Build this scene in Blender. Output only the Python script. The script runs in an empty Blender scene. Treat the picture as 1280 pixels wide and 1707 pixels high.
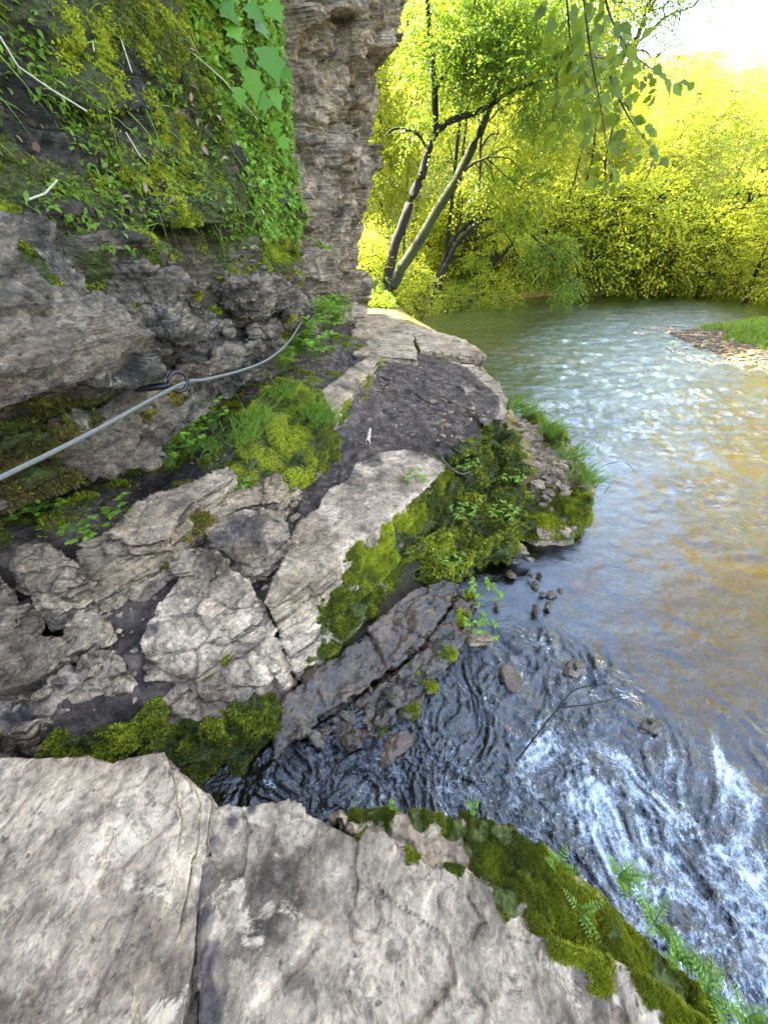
import bpy, bmesh, math, random
import numpy as np
from math import radians, sin, cos, pi
from mathutils import Vector
rng = np.random.default_rng(7); random.seed(7)
SC = bpy.context.scene; COL = SC.collection
# ------------------------------------------------------------------ camera
H = 2.0; F = 640.0; HOR = 400.0
TH = math.atan((853.5-HOR)/F); CT, ST = cos(TH), sin(TH)
cd = bpy.data.cameras.new('camera'); cam = bpy.data.objects.new('camera', cd); COL.objects.link(cam)
cd.sensor_fit = 'HORIZONTAL'; cd.sensor_width = 36; cd.lens = 18; cd.clip_start = .02; cd.clip_end = 2000
cam.location = (0, 0, H); cam.rotation_euler = (pi/2-TH, 0, 0); SC.camera = cam
# ------------------------------------------------------------------ sky, sun, exposure
SUN_AZ = math.atan2(-.86, .5)      # direction to the sun (x=-.95,y=-.22)
SUN_EL = radians(40)
w = bpy.data.worlds.new('World'); SC.world = w; w.use_nodes = True
nt = w.node_tree; bg = nt.nodes['Background']
sky = nt.nodes.new('ShaderNodeTexSky'); sky.sky_type = 'NISHITA'; sky.sun_disc = False
sky.sun_elevation = SUN_EL; sky.sun_rotation = SUN_AZ; sky.air_density = 1.0; sky.dust_density = 1.5
hs = nt.nodes.new('ShaderNodeHueSaturation'); hs.inputs['Saturation'].default_value = .78
nt.links.new(sky.outputs[0], hs.inputs['Color']); nt.links.new(hs.outputs[0], bg.inputs['Color'])
bg.inputs['Strength'].default_value = .15
sl = bpy.data.lights.new('sun', 'SUN'); sl.energy = 5.0; sl.angle = radians(.5); sl.color = (1, .9, .68)
so = bpy.data.objects.new('sun', sl); COL.objects.link(so)
sd_ = Vector((sin(SUN_AZ)*cos(SUN_EL), cos(SUN_AZ)*cos(SUN_EL), sin(SUN_EL)))
so.rotation_euler = sd_.to_track_quat('Z', 'Y').to_euler(); so.location = (-10, 0, 30)
SC.view_settings.view_transform = 'Standard'; SC.view_settings.look = 'None'
SC.view_settings.exposure = 3.75; SC.view_settings.gamma = 1
SC.cycles.max_bounces = 8; SC.cycles.transparent_max_bounces = 12
SC.cycles.diffuse_bounces = 3; SC.cycles.sample_clamp_indirect = 6

# ------------------------------------------------------------------ pixel -> world
def ray(px, py):
    u = (px-640)/F; v = (853.5-py)/F
    return np.array([u, CT+ST*v, -ST+CT*v])
def PZ(px, py, z):
    a = ray(px, py); t = (z-H)/a[2]; return np.array([a[0]*t, a[1]*t, z])
def PX(px, py, X):
    a = ray(px, py); t = X/a[0]; return np.array([X, a[1]*t, H+a[2]*t])
def PY(px, py, Y):
    a = ray(px, py); t = Y/a[1]; return np.array([a[0]*t, Y, H+a[2]*t])
# ------------------------------------------------------------------ noise
def _h(ix, iy, iz, seed):
    h = (ix.astype(np.int64)*374761393 + iy.astype(np.int64)*668265263 + iz.astype(np.int64)*2147483647 + seed*1274126177) & 0xffffffff
    h = (h ^ (h >> 13)) * 1274126177 & 0xffffffff
    h = (h ^ (h >> 16)) * 2246822519 & 0xffffffff
    h = h ^ (h >> 15)
    return (h & 0xffffff) / float(0x1000000)
def vn(p, seed=0):
    i = np.floor(p); f = p-i; f = f*f*f*(f*(f*6-15)+10); i = i.astype(np.int64)
    r = 0
    for a in (0, 1):
        wa = f[:, 0] if a else 1-f[:, 0]
        for b in (0, 1):
            wb = f[:, 1] if b else 1-f[:, 1]
            for c in (0, 1):
                wc = f[:, 2] if c else 1-f[:, 2]
                r = r + wa*wb*wc*_h(i[:, 0]+a, i[:, 1]+b, i[:, 2]+c, seed)
    return r*2-1
_R = np.array([[.8, .6, 0], [-.48, .64, .6], [.36, -.48, .8]])
def fbm(p, o=4, seed=0, ridged=False, gain=.5):
    p = np.asarray(p, float).copy(); r = 0; a = 1; t = 0
    for k in range(o):
        n = vn(p, seed+k)
        r = r + a*((1-2*np.abs(n)) if ridged else n); t += a
        a *= gain; p = p@_R.T*2.03+7.1
    return r/t
def worley(p, seed=0):
    """nearest jittered cell: F1, F2-F1, vector from its centre, three hashes"""
    i0 = np.floor(p).astype(np.int64); n = len(p)
    d1 = np.full(n, 1e9); d2 = np.full(n, 1e9); bx = np.zeros((n, 3)); hh = np.zeros((n, 3))
    for a in (-1, 0, 1):
        for b in (-1, 0, 1):
            for c in (-1, 0, 1):
                ix, iy, iz = i0[:, 0]+a, i0[:, 1]+b, i0[:, 2]+c
                h = np.stack([_h(ix, iy, iz, seed+11), _h(ix, iy, iz, seed+23), _h(ix, iy, iz, seed+37)], 1)
                v = p-(np.stack([ix, iy, iz], 1)+.1+.8*h)
                d = (v*v).sum(1)
                m = d < d1
                d2 = np.where(m, d1, np.minimum(d2, d))
                d1 = np.where(m, d, d1); bx[m] = v[m]; hh[m] = h[m]
    return np.sqrt(d1), np.sqrt(d2)-np.sqrt(d1), bx, hh
def facets(p, size, amp, seed, crack=0.):
    """blocky broken-rock displacement: every cell is its own tilted facet"""
    size = np.array(size, float)
    q = p/size + .13*np.stack([vn(p/size*1.3+3, seed+5), vn(p/size*1.3+9, seed+6), vn(p/size*1.3+15, seed+7)], 1)
    d1, e, v, h = worley(q, seed)
    g = (h-.5)*1.6
    r = amp*((h[:, 0]-.5)*1.4 + (v*g).sum(1))
    if crack: r = r-crack*np.exp(-(e/.07)**2)
    return r
def sstep(a, b, x):
    t = np.clip((x-a)/(b-a), 0, 1); return t*t*(3-2*t)
# ------------------------------------------------------------------ object helpers
def tag(o, label=None, cat=None, group=None, kind=None):
    if label: o['label'] = label
    if cat: o['category'] = cat
    if group: o['group'] = group
    if kind: o['kind'] = kind
    return o
def empty(name, loc, label, cat, group=None):
    o = bpy.data.objects.new(name, None); COL.objects.link(o); o.location = loc; o.empty_display_size = .1
    bpy.context.view_layer.update()
    return tag(o, label, cat, group)
def mesh(name, V, Fc, mat, parent=None, attrs=None, smooth=True):
    V = np.asarray(V, float); Fc = np.asarray(Fc, np.int32)
    me = bpy.data.meshes.new(name); n, k = Fc.shape
    me.vertices.add(len(V)); me.vertices.foreach_set('co', V.astype(np.float32).ravel())
    me.loops.add(n*k); me.loops.foreach_set('vertex_index', Fc.ravel())
    me.polygons.add(n); me.polygons.foreach_set('loop_start', np.arange(0, n*k, k, dtype=np.int32))
    me.update(calc_edges=True); me.validate()
    me.polygons.foreach_set('use_smooth', [smooth]*len(me.polygons))
    for kk, a in (attrs or {}).items():
        at = me.attributes.new(kk, 'FLOAT', 'POINT'); at.data.foreach_set('value', np.asarray(a, np.float32))
    me.materials.append(mat)
    o = bpy.data.objects.new(name, me); COL.objects.link(o)
    if parent is not None:
        o.parent = parent; o.matrix_parent_inverse = parent.matrix_world.inverted()
    return o
def vnormals(V, Fc):
    N = np.zeros_like(V)
    fn = np.cross(V[Fc[:, 2]]-V[Fc[:, 0]], V[Fc[:, 3]]-V[Fc[:, 1]]) if Fc.shape[1] == 4 else np.cross(V[Fc[:, 1]]-V[Fc[:, 0]], V[Fc[:, 2]]-V[Fc[:, 0]])
    for k in range(Fc.shape[1]):
        for c in range(3): N[:, c] += np.bincount(Fc[:, k], fn[:, c], len(V))
    return N/(np.linalg.norm(N, axis=1, keepdims=True)+1e-12)
def gridfaces(nu, nv):
    i = np.arange(nu*nv).reshape(nu, nv)
    return np.stack([i[:-1, :-1], i[1:, :-1], i[1:, 1:], i[:-1, 1:]], -1).reshape(-1, 4)
def upfaces(V, Fc):
    return Fc if vnormals(V, Fc)[:, 2].mean() > 0 else Fc[:, ::-1]
def interp2(ky, kz, G, y, z):
    """smooth interpolation of a control grid G[z][y]"""
    ky = np.array(ky, float); kz = np.array(kz, float); G = np.array(G, float)
    iy = np.clip(np.searchsorted(ky, y)-1, 0, len(ky)-2); iz = np.clip(np.searchsorted(kz, z)-1, 0, len(kz)-2)
    fy = np.clip((y-ky[iy])/(ky[iy+1]-ky[iy]), 0, 1); fz = np.clip((z-kz[iz])/(kz[iz+1]-kz[iz]), 0, 1)
    fy = fy*fy*(3-2*fy)*.5+fy*.5; fz = fz*fz*(3-2*fz)*.5+fz*.5
    return (G[iz, iy]*(1-fy)*(1-fz)+G[iz, iy+1]*fy*(1-fz)+G[iz+1, iy]*(1-fy)*fz+G[iz+1, iy+1]*fy*fz)
def blobs(V, lst):
    """soft mask from world spheres (centre, radius)"""
    m = np.zeros(len(V)); wn = 1+.75*fbm(V*9, 5, 501)+.35*fbm(V*32, 3, 503)
    for c, r in lst:
        d = np.linalg.norm(V-np.array(c), axis=1)*wn
        m = np.maximum(m, 1-sstep(.55*r, 1.25*r, d))
    return m
# ------------------------------------------------------------------ materials
class NT:
    def __init__(s, name):
        s.m = bpy.data.materials.new(name); s.m.use_nodes = True; s.t = s.m.node_tree
        s.b = s.t.nodes['Principled BSDF']; s.out = s.t.nodes['Material Output']
        s.geo = s.n('ShaderNodeNewGeometry'); s.pos = s.geo.outputs['Position']
    def n(s, ty, **kw):
        x = s.t.nodes.new(ty)
        for k, v in kw.items():
            if k.startswith('_'): setattr(x, k[1:], v)
            else: x.inputs[k.replace('.', ' ')].default_value = v
        return x
    def l(s, a, b): s.t.links.new(a, b)
    def scale(s, sc, src=None):
        m = s.n('ShaderNodeMapping'); m.inputs['Scale'].default_value = sc; s.l(src or s.pos, m.inputs['Vector']); return m.outputs[0]
    def noise(s, sc, det=8, rough=.6, vec=None, dist=0.):
        x = s.n('ShaderNodeTexNoise'); x.inputs['Scale'].default_value = sc; x.inputs['Detail'].default_value = det
        x.inputs['Roughness'].default_value = rough; x.inputs['Distortion'].default_value = dist
        s.l(vec or s.pos, x.inputs['Vector']); return x.outputs['Fac']
    def ramp(s, f, stops):
        x = s.n('ShaderNodeValToRGB'); e = x.color_ramp.elements
        while len(e) < len(stops): e.new(.5)
        for i, (p, c) in enumerate(stops):
            e[i].position = p; e[i].color = (*c, 1) if not isinstance(c, (int, float)) else (c, c, c, 1)
        s.l(f, x.inputs['Fac']); return x.outputs['Color']
    def mix(s, f, a, b, mode='MIX'):
        x = s.n('ShaderNodeMix', _data_type='RGBA', _blend_type=mode)
        for i, v in ((0, f), (6, a), (7, b)):
            if isinstance(v, bpy.types.NodeSocket): s.l(v, x.inputs[i])
            elif isinstance(v, tuple): x.inputs[i].default_value = (*v, 1)
            else: x.inputs[i].default_value = v
        return x.outputs[2]
    def math(s, op, a, b=0., clamp=False):
        x = s.n('ShaderNodeMath', _operation=op, _use_clamp=clamp)
        for i, v in ((0, a), (1, b)):
            if isinstance(v, bpy.types.NodeSocket): s.l(v, x.inputs[i])
            else: x.inputs[i].default_value = v
        return x.outputs[0]
    def attr(s, n): x = s.n('ShaderNodeAttribute'); x.attribute_name = n; return x.outputs['Fac']
    def bump(s, h, st, d, nrm=None):
        x = s.n('ShaderNodeBump'); x.inputs['Strength'].default_value = st; x.inputs['Distance'].default_value = d
        s.l(h, x.inputs['Height'])
        if nrm is not None: s.l(nrm, x.inputs['Normal'])
        return x.outputs[0]

def rock_mat(name, dark, mid, light, sc=1., strata=(1, 1, 1), lichen=.5, rough=.85, cracks=.2, warm=(.36, .3, .22), wet=False, bumpd=.02, chips=1., beds=1., bright=1.12, mud_shade_c=((.035, .026, .024), (.11, .088, .08))):
    s = NT(name)
    vs = s.scale(strata)
    n1 = s.noise(2.2*sc, 10, .68, vs, .3); n2 = s.noise(9*sc, 9, .7, vs, .5); n3 = s.noise(45*sc, 6, .7)
    c = s.ramp(n1, [(.34, tuple(x*.6 for x in dark)), (.47, mid), (.62, light)])
    c = s.mix(s.math('MULTIPLY', s.ramp(s.noise(1.3*sc, 4, .5, vs), [(.45, 0.), (.7, 1.)]), .55), c, warm)
    c = s.mix(.75, c, s.ramp(n2, [(.3, .2), (.48, .8), (.7, 1.4)]), 'MULTIPLY')
    c = s.mix(.6, c, s.ramp(n3, [(.3, .25), (.5, .95), (.75, 1.5)]), 'MULTIPLY')
    bz = s.ramp(s.noise(4.5*sc, 9, .75, vs, 1.), [(.3, 1.), (.43, 0.)])
    c = s.mix(s.math('MULTIPLY', bz, .7), c, tuple(x*.75 for x in dark))
    # pale lichen blotches and dark pits
    li = s.ramp(s.noise(6.5*sc, 10, .75, None, .8), [(.56, 0.), (.62, 1.)])
    c = s.mix(s.math('MULTIPLY', li, lichen), c, (.5, .49, .44))
    pit = s.ramp(s.noise(28*sc, 3, .5), [(.68, 0.), (.74, 1.)])
    c = s.mix(s.math('MULTIPLY', pit, .75), c, tuple(x*.5 for x in dark))
    # bedding: thin dark partings following the rock's own tilted layers, showing on broken side faces
    be = s.noise(1., 5, .6, s.scale((1.2, 1.2, 34*min(sc, 1.4)))); nz_ = s.n('ShaderNodeSeparateXYZ'); s.l(s.geo.outputs['Normal'], nz_.inputs[0])
    bw = s.math('MULTIPLY', s.ramp(be, [(.38, 1.), (.46, 0.)]), s.ramp(nz_.outputs['Z'], [(.45, .85), (.8, .08)]))
    bw = s.math('MULTIPLY', bw, beds)
    c = s.mix(bw, c, tuple(x*.35 for x in dark))
    # broken chips: each cell a slightly different tone and its own tilt
    wv2 = s.n('ShaderNodeVectorMath', _operation='MULTIPLY_ADD'); nz = s.n('ShaderNodeTexNoise'); nz.inputs['Scale'].default_value = 7*sc; nz.inputs['Detail'].default_value = 7; nz.inputs['Roughness'].default_value = .7; s.l(s.pos, nz.inputs['Vector'])
    s.l(nz.outputs['Color'], wv2.inputs[0]); wv2.inputs[1].default_value = (.16/sc,)*3; s.l(vs, wv2.inputs[2])
    ch = s.n('ShaderNodeTexVoronoi', _feature='F1'); ch.inputs['Scale'].default_value = 9*sc; s.l(wv2.outputs[0], ch.inputs['Vector'])
    ch2 = s.n('ShaderNodeTexVoronoi', _feature='F1'); ch2.inputs['Scale'].default_value = 26*sc; s.l(wv2.outputs[0], ch2.inputs['Vector'])
    c = s.mix(.5*chips, c, s.ramp(ch.outputs['Color'], [(.1, .45), (.5, .95), (.9, 1.4)]), 'MULTIPLY')
    gr = s.ramp(s.noise(17*sc, 10, .8, vs, .6), [(.36, 1.), (.47, 0.)])
    c = s.mix(s.math('MULTIPLY', gr, .65), c, tuple(x*.6 for x in dark))
    # cracks
    vo = s.n('ShaderNodeTexVoronoi', _feature='DISTANCE_TO_EDGE'); vo.inputs['Scale'].default_value = 3.2*sc
    wv = s.n('ShaderNodeVectorMath', _operation='ADD'); s.l(vs, wv.inputs[0])
    nn = s.n('ShaderNodeTexNoise'); nn.inputs['Scale'].default_value = 3*sc; nn.inputs['Detail'].default_value = 6; s.l(s.pos, nn.inputs['Vector'])
    s.l(nn.outputs['Color'], wv.inputs[1]); s.l(wv.outputs[0], vo.inputs['Vector'])
    cr = s.math('MULTIPLY', s.ramp(vo.outputs['Distance'], [(0., 1.), (.028, 0.)]), s.ramp(s.noise(2.6*sc, 4), [(.47, 0.), (.6, 1.)]))
    c = s.mix(s.math('MULTIPLY', cr, cracks), c, tuple(x*.3 for x in dark))
    mud = s.attr('mud'); mud = s.math('MULTIPLY', mud, s.ramp(s.noise(14, 6, .7), [(.3, .5), (.55, 1.)]), True)
    c = s.mix(1., c, tuple(x*bright for x in (1.28, 1.05, .8)), 'MULTIPLY')
    c = s.mix(mud, c, s.ramp(s.noise(30, 6, .7), [(.35, mud_shade_c[0]), (.65, mud_shade_c[1])]))
    ms = s.attr('moss')
    mc = s.ramp(s.noise(60, 5, .7), [(.3, (.015, .022, .004)), (.5, (.06, .075, .012)), (.7, (.15, .16, .025))])
    mm = s.ramp(s.math('ADD', ms, s.math('MULTIPLY', s.math('SUBTRACT', s.noise(22, 6, .7), .5), 1.1)), [(.42, 0.), (.56, 1.)])
    c = s.mix(mm, c, mc)
    s.l(c, s.b.inputs['Base Color'])
    if wet:
        s.b.inputs['Roughness'].default_value = .2; s.b.inputs['Coat Weight'].default_value = .45; s.b.inputs['Coat Roughness'].default_value = .04; s.b.inputs['Coat IOR'].default_value = 1.5
    else:
        rr = s.ramp(n2, [(.3, rough-.12), (.7, min(1, rough+.1))]); s.l(rr, s.b.inputs['Roughness'])
        s.b.inputs['Specular IOR Level'].default_value = .35
    h = s.math('ADD', s.math('MULTIPLY', n2, 1.), s.math('MULTIPLY', n3, .35))
    h = s.math('SUBTRACT', h, s.math('MULTIPLY', cr, .7*min(1, cracks*3)))
    h = s.math('SUBTRACT', h, s.math('MULTIPLY', pit, .25)); h = s.math('SUBTRACT', h, s.math('MULTIPLY', bw, .8))
    h = s.math('ADD', h, s.math('MULTIPLY', s.noise(110*sc, 4, .7), .15))
    h = s.math('ADD', h, s.math('MULTIPLY', ch.outputs['Distance'], .9*chips)); h = s.math('ADD', h, s.math('MULTIPLY', ch2.outputs['Distance'], .4*chips)); h = s.math('SUBTRACT', h, s.math('MULTIPLY', gr, .15))
    s.l(s.bump(h, 1., bumpd*1.6), s.b.inputs['Normal'])
    return s.m
M = {}
M['slab'] = rock_mat('pale_limestone', (.13, .115, .1), (.29, .265, .235), (.47, .44, .4), 1.0, lichen=.45, bumpd=.018)
M['near'] = rock_mat('foreground_limestone', (.14, .12, .105), (.29, .26, .225), (.5, .46, .41), 1.1, strata=(1, .85, 1), cracks=.0, lichen=.7, chips=.35, bright=.95, bumpd=.008, warm=(.36, .29, .2))
M['neargrey'] = rock_mat('grey_foreground_limestone', (.11, .1, .09), (.3, .28, .25), (.52, .49, .44), 1.1, strata=(1, .8, 1), cracks=.0, lichen=.75, chips=.35, bright=.95, bumpd=.008, warm=(.3, .28, .25))
M['wall'] = rock_mat('dark_limestone', (.03, .029, .028), (.11, .105, .1), (.3, .29, .275), 1.3, strata=(1, .7, 1.6), lichen=.35, bumpd=.03, warm=(.19, .16, .13), beds=.35, mud_shade_c=((.003, .003, .002), (.022, .017, .012)))  # near-black mud colour: dark soil with the bank's shade put into it
M['cliff'] = rock_mat('cliff_limestone', (.07, .062, .055), (.27, .25, .23), (.48, .45, .42), .9, strata=(1, 1, 1.2), lichen=.4, bumpd=.05, beds=.45, warm=(.27, .24, .2))
M['ledge'] = rock_mat('ledge_limestone', (.08, .07, .06), (.21, .19, .165), (.4, .37, .32), 1.5, strata=(.8, .8, 1.8), lichen=.35, bumpd=.02)
M['wet'] = rock_mat('wet_limestone', (.012, .009, .006), (.035, .027, .018), (.08, .065, .045), 1.5, lichen=.04, wet=True, bumpd=.006, warm=(.09, .05, .02))

def ground_mat(name, c0, c1, c2, sc=1., rough=.8, bd=.02, spec=.3):
    s = NT(name); n = s.noise(6*sc, 10, .7, None, .3); m = s.noise(40*sc, 6, .7)
    c = s.ramp(n, [(.32, c0), (.5, c1), (.7, c2)])
    c = s.mix(s.attr('mud'), c, (.03, .026, .02))
    c = s.mix(.6, c, s.ramp(m, [(.3, .4), (.5, .9), (.72, 1.4)]), 'MULTIPLY')
    ms = s.attr('moss'); mm = s.ramp(s.math('ADD', ms, s.math('MULTIPLY', s.math('SUBTRACT', s.noise(18, 6, .7), .5), 1.)), [(.42, 0.), (.56, 1.)])
    c = s.mix(mm, c, s.ramp(s.noise(55, 5, .7), [(.3, (.04, .06, .006)), (.5, (.14, .17, .02)), (.7, (.3, .32, .04))]))
    s.l(c, s.b.inputs['Base Color']); s.b.inputs['Roughness'].default_value = rough; s.b.inputs['Specular IOR Level'].default_value = spec
    s.l(s.bump(s.math('ADD', n, s.math('MULTIPLY', m, .5)), .9, bd), s.b.inputs['Normal']); return s.m
M['mud'] = ground_mat('trodden_mud', (.03, .022, .017), (.105, .08, .064), (.27, .205, .16), 1.6, .7, .07, .2)
M['bed'] = ground_mat('river_bed', (.06, .04, .012), (.22, .15, .045), (.42, .3, .11), 1.5, .6, .03)
M['forestfloor'] = ground_mat('forest_floor', (.02, .03, .006), (.05, .07, .015), (.1, .11, .03), .5, .9, .05)
M['gravel'] = ground_mat('wet_gravel', (.04, .035, .03), (.11, .1, .09), (.22, .2, .18), 3, .6, .03)
M['soil'] = M['mud']

def leaf_mat(name, a, b, trans, tr=.5, rough=.45):
    s = NT(name); t = s.attr('tint')
    c = s.ramp(t, [(0., a), (1., b)])
    s.l(c, s.b.inputs['Base Color']); s.b.inputs['Roughness'].default_value = rough; s.b.inputs['Specular IOR Level'].default_value = .3
    tl = s.n('ShaderNodeBsdfTranslucent'); tc = s.mix(.5, c, trans, 'MIX'); s.l(tc, tl.inputs['Color'])
    mx = s.n('ShaderNodeMixShader'); mx.inputs[0].default_value = tr
    s.l(s.b.outputs[0], mx.inputs[1]); s.l(tl.outputs[0], mx.inputs[2]); s.l(mx.outputs[0], s.out.inputs['Surface']); return s.m
M['moss'] = leaf_mat('moss_tips', (.035, .05, .005), (.36, .38, .022), (.34, .36, .01), .3, .8)
M['mossdry'] = leaf_mat('brown_moss', (.04, .03, .008), (.17, .11, .025), (.12, .08, .01), .25, .9)
M['leaf'] = leaf_mat('fresh_leaf', (.08, .15, .015), (.2, .31, .03), (.32, .46, .03), .45)
M['herb'] = leaf_mat('herb_leaf', (.1, .2, .02), (.25, .4, .05), (.32, .5, .04), .4)
M['grass'] = leaf_mat('grass_blade', (.06, .14, .015), (.2, .3, .04), (.25, .4, .03), .4)
M['bright'] = leaf_mat('big_bright_leaf', (.05, .14, .008), (.12, .26, .02), (.25, .42, .01), .4)
M['near_twig_leaf'] = leaf_mat('dark_twig_leaf', (.05, .09, .01), (.15, .22, .02), (.36, .42, .03), .55)
M['sunleaf'] = leaf_mat('glow_tinted_leaf', (.18, .31, .02), (.6, .62, .05), (.74, .78, .06), .55)  # yellow-green leaf, its colour lightened to carry the sun glow
M['goldleaf'] = leaf_mat('gold_glow_tinted_leaf', (.34, .27, .02), (.75, .52, .04), (.9, .62, .04), .55)  # golden light put into the leaf colour, so the river reflects gold
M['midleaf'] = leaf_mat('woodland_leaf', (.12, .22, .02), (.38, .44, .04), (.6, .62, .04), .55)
M['dead'] = leaf_mat('dead_leaf', (.09, .05, .03), (.28, .2, .14), (.2, .1, .05), .2, .7)
def bark_mat(name, a, b, mossy=.0):
    s = NT(name); vs = s.scale((6, 6, 1.2)); n = s.noise(3, 9, .7, vs, .4)
    c = s.ramp(n, [(.35, a), (.65, b)])
    if mossy: c = s.mix(s.ramp(s.noise(1.6, 8, .7), [(.5-mossy*.3, 0.), (.6-mossy*.3, 1.)]), c, (.025, .035, .006))
    s.l(c, s.b.inputs['Base Color']); s.b.inputs['Roughness'].default_value = .9
    s.l(s.bump(n, .8, .03), s.b.inputs['Normal']); return s.m
M['bark'] = bark_mat('silhouette_dark_bark', (.005, .004, .003), (.016, .012, .009), .0)  # backlit silhouette shade put into this bark colour and the mossy one
M['mossbark'] = bark_mat('mossy_bark', (.006, .006, .004), (.022, .02, .012), .35)
M['palebark'] = bark_mat('pale_bark', (.14, .11, .07), (.36, .3, .2), .15)
M['twig'] = bark_mat('twig_bark', (.05, .035, .025), (.13, .1, .07))
def simple(name, c, rough=.5, metal=0., bsc=80, bd=.002):
    s = NT(name); s.b.inputs['Base Color'].default_value = (*c, 1); s.b.inputs['Roughness'].default_value = rough; s.b.inputs['Metallic'].default_value = metal
    n = s.noise(bsc, 5, .6)
    s.l(s.mix(.5, c, s.ramp(n, [(.3, .55), (.7, 1.3)]), 'MULTIPLY'), s.b.inputs['Base Color'])
    s.l(s.bump(n, .6, bd), s.b.inputs['Normal']); return s.m
M['steel'] = simple('galvanised_steel', (.13, .125, .11), .65, 0.)
M['iron'] = simple('black_iron', (.012, .012, .014), .35, .3)
M['deadwood'] = simple('bleached_wood', (.42, .33, .25), .8)
M['straw'] = simple('dry_stem', (.33, .3, .2), .8)
def water_mat():
    s = NT('river_water'); s.t.nodes.remove(s.b)
    fo = s.attr('foam'); tu = s.attr('turb')
    r1 = s.noise(7, 6, .65, s.scale((.8, 1.25, 1)), .6); r2 = s.noise(38, 4, .6, None, .8)
    h = s.math('ADD', s.math('MULTIPLY', r1, 1.), s.math('MULTIPLY', r2, .3))
    bs = s.n('ShaderNodeBump'); bs.inputs['Distance'].default_value = .03; s.l(h, bs.inputs['Height'])
    s.l(s.math('ADD', s.math('MULTIPLY', tu, .85), .15), bs.inputs['Strength'])
    fr = s.n('ShaderNodeFresnel'); fr.inputs['IOR'].default_value = 1.45; s.l(bs.outputs[0], fr.inputs['Normal'])
    gl = s.n('ShaderNodeBsdfGlossy'); gl.inputs['Color'].default_value = (.84, .91, 1, 1); gl.inputs['Roughness'].default_value = .04; s.l(bs.outputs[0], gl.inputs['Normal'])
    tr = s.n('ShaderNodeBsdfTransparent'); tr.inputs['Color'].default_value = (.34, .3, .2, 1)
    m1 = s.n('ShaderNodeMixShader'); s.l(s.math('MULTIPLY', fr.outputs[0], 2.1, True), m1.inputs[0]); s.l(tr.outputs[0], m1.inputs[1]); s.l(gl.outputs[0], m1.inputs[2])
    df = s.n('ShaderNodeBsdfDiffuse'); df.inputs['Color'].default_value = (.66, .74, .8, 1); s.l(bs.outputs[0], df.inputs['Normal'])
    fm = s.ramp(s.math('ADD', fo, s.math('MULTIPLY', s.math('SUBTRACT', s.noise(46, 9, .8, None, .8), .5), 2.)), [(.25, 0.), (.85, .9)])
    m2 = s.n('ShaderNodeMixShader'); s.l(fm, m2.inputs[0]); s.l(m1.outputs[0], m2.inputs[1]); s.l(df.outputs[0], m2.inputs[2])
    s.l(m2.outputs[0], s.out.inputs['Surface']); return s.m
M['water'] = water_mat()

# ------------------------------------------------------------------ river outline and terrain heights
def P2(l): return [PZ(a, b, 0)[:2] for a, b in l]
SH = P2([(600, 1352), (470, 1345), (385, 1330), (400, 1290), (480, 1215), (560, 1130), (680, 1010), (770, 955), (850, 915), (880, 897), (960, 893), (985, 850), (980, 800), (950, 750), (875, 705), (845, 655), (808, 608), (760, 572), (700, 536), (662, 522)])
SH += P2([(690, 508), (720, 503), (800, 498), (950, 492), (1100, 489), (1250, 487)])
SH += [np.array(q, float) for q in [(23, 20.5), (24, 17), (14.5, 14.8), (9.8, 12.2), (7.3, 11), (6.9, 8.8), (7.3, 7.3), (8.6, 5), (9, 0), (9.5, -8), (1.6, -8), (1.3, -2)]]
SH += P2([(1290, 1760), (1180, 1640), (1020, 1540), (820, 1410), (700, 1372)])
SH = np.array(SH)
def sdist(x, y):
    """signed distance to the shoreline, positive over the river"""
    A = SH; B = np.roll(SH, -1, 0); d = np.full(x.shape, 1e9); ins = np.zeros(x.shape, bool)
    for a, b in zip(A, B):
        e = b-a; t = np.clip(((x-a[0])*e[0]+(y-a[1])*e[1])/(e@e), 0, 1)
        d = np.minimum(d, np.hypot(x-a[0]-t*e[0], y-a[1]-t*e[1]))
        c = ((a[1] > y) != (b[1] > y)) & (x < (b[0]-a[0])*(y-a[1])/(b[1]-a[1]+1e-12)+a[0]); ins ^= c
    return np.where(ins, d, -d)
LC = [(0, 1400, .05), (200, 1330, .0), (-100, 1150, .2), (0, 1230, .08), (0, 1000, .5), (60, 1120, .28), (200, 1010, .46), (150, 1100, .36), (220, 1080, .38), (330, 1150, .2), (240, 1140, .3), (480, 930, .38), (410, 880, .5), (310, 940, .5), (500, 830, .44), (560, 740, .45),
      (700, 690, .46), (800, 650, .43), (640, 640, .47), (300, 830, .62), (100, 850, .72), (0, 900, .7), (380, 760, .74), (450, 690, .76), (520, 640, .66), (560, 640, .6), (600, 610, .5), (560, 570, .66), (600, 550, .52), (660, 560, .46), (740, 570, .36), (620, 510, .52), (300, 1260, .0), (450, 1150, .05),
      (760, 760, .42), (830, 750, .35), (700, 800, .3), (560, 1000, .2), (640, 540, .46)]
LC = np.array([[*PZ(a, b, z)] for a, b, z in LC])
def ledge_h(x, y):
    n = 0; dsum = 0
    for cx, cy, cz in LC:
        s = .12+.06*cy
        wgt = 1/((x-cx)**2+((y-cy)*.8)**2+(.1*s)**2)**1.7
        n = n+wgt*cz; dsum = dsum+wgt
    return n/dsum
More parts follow.
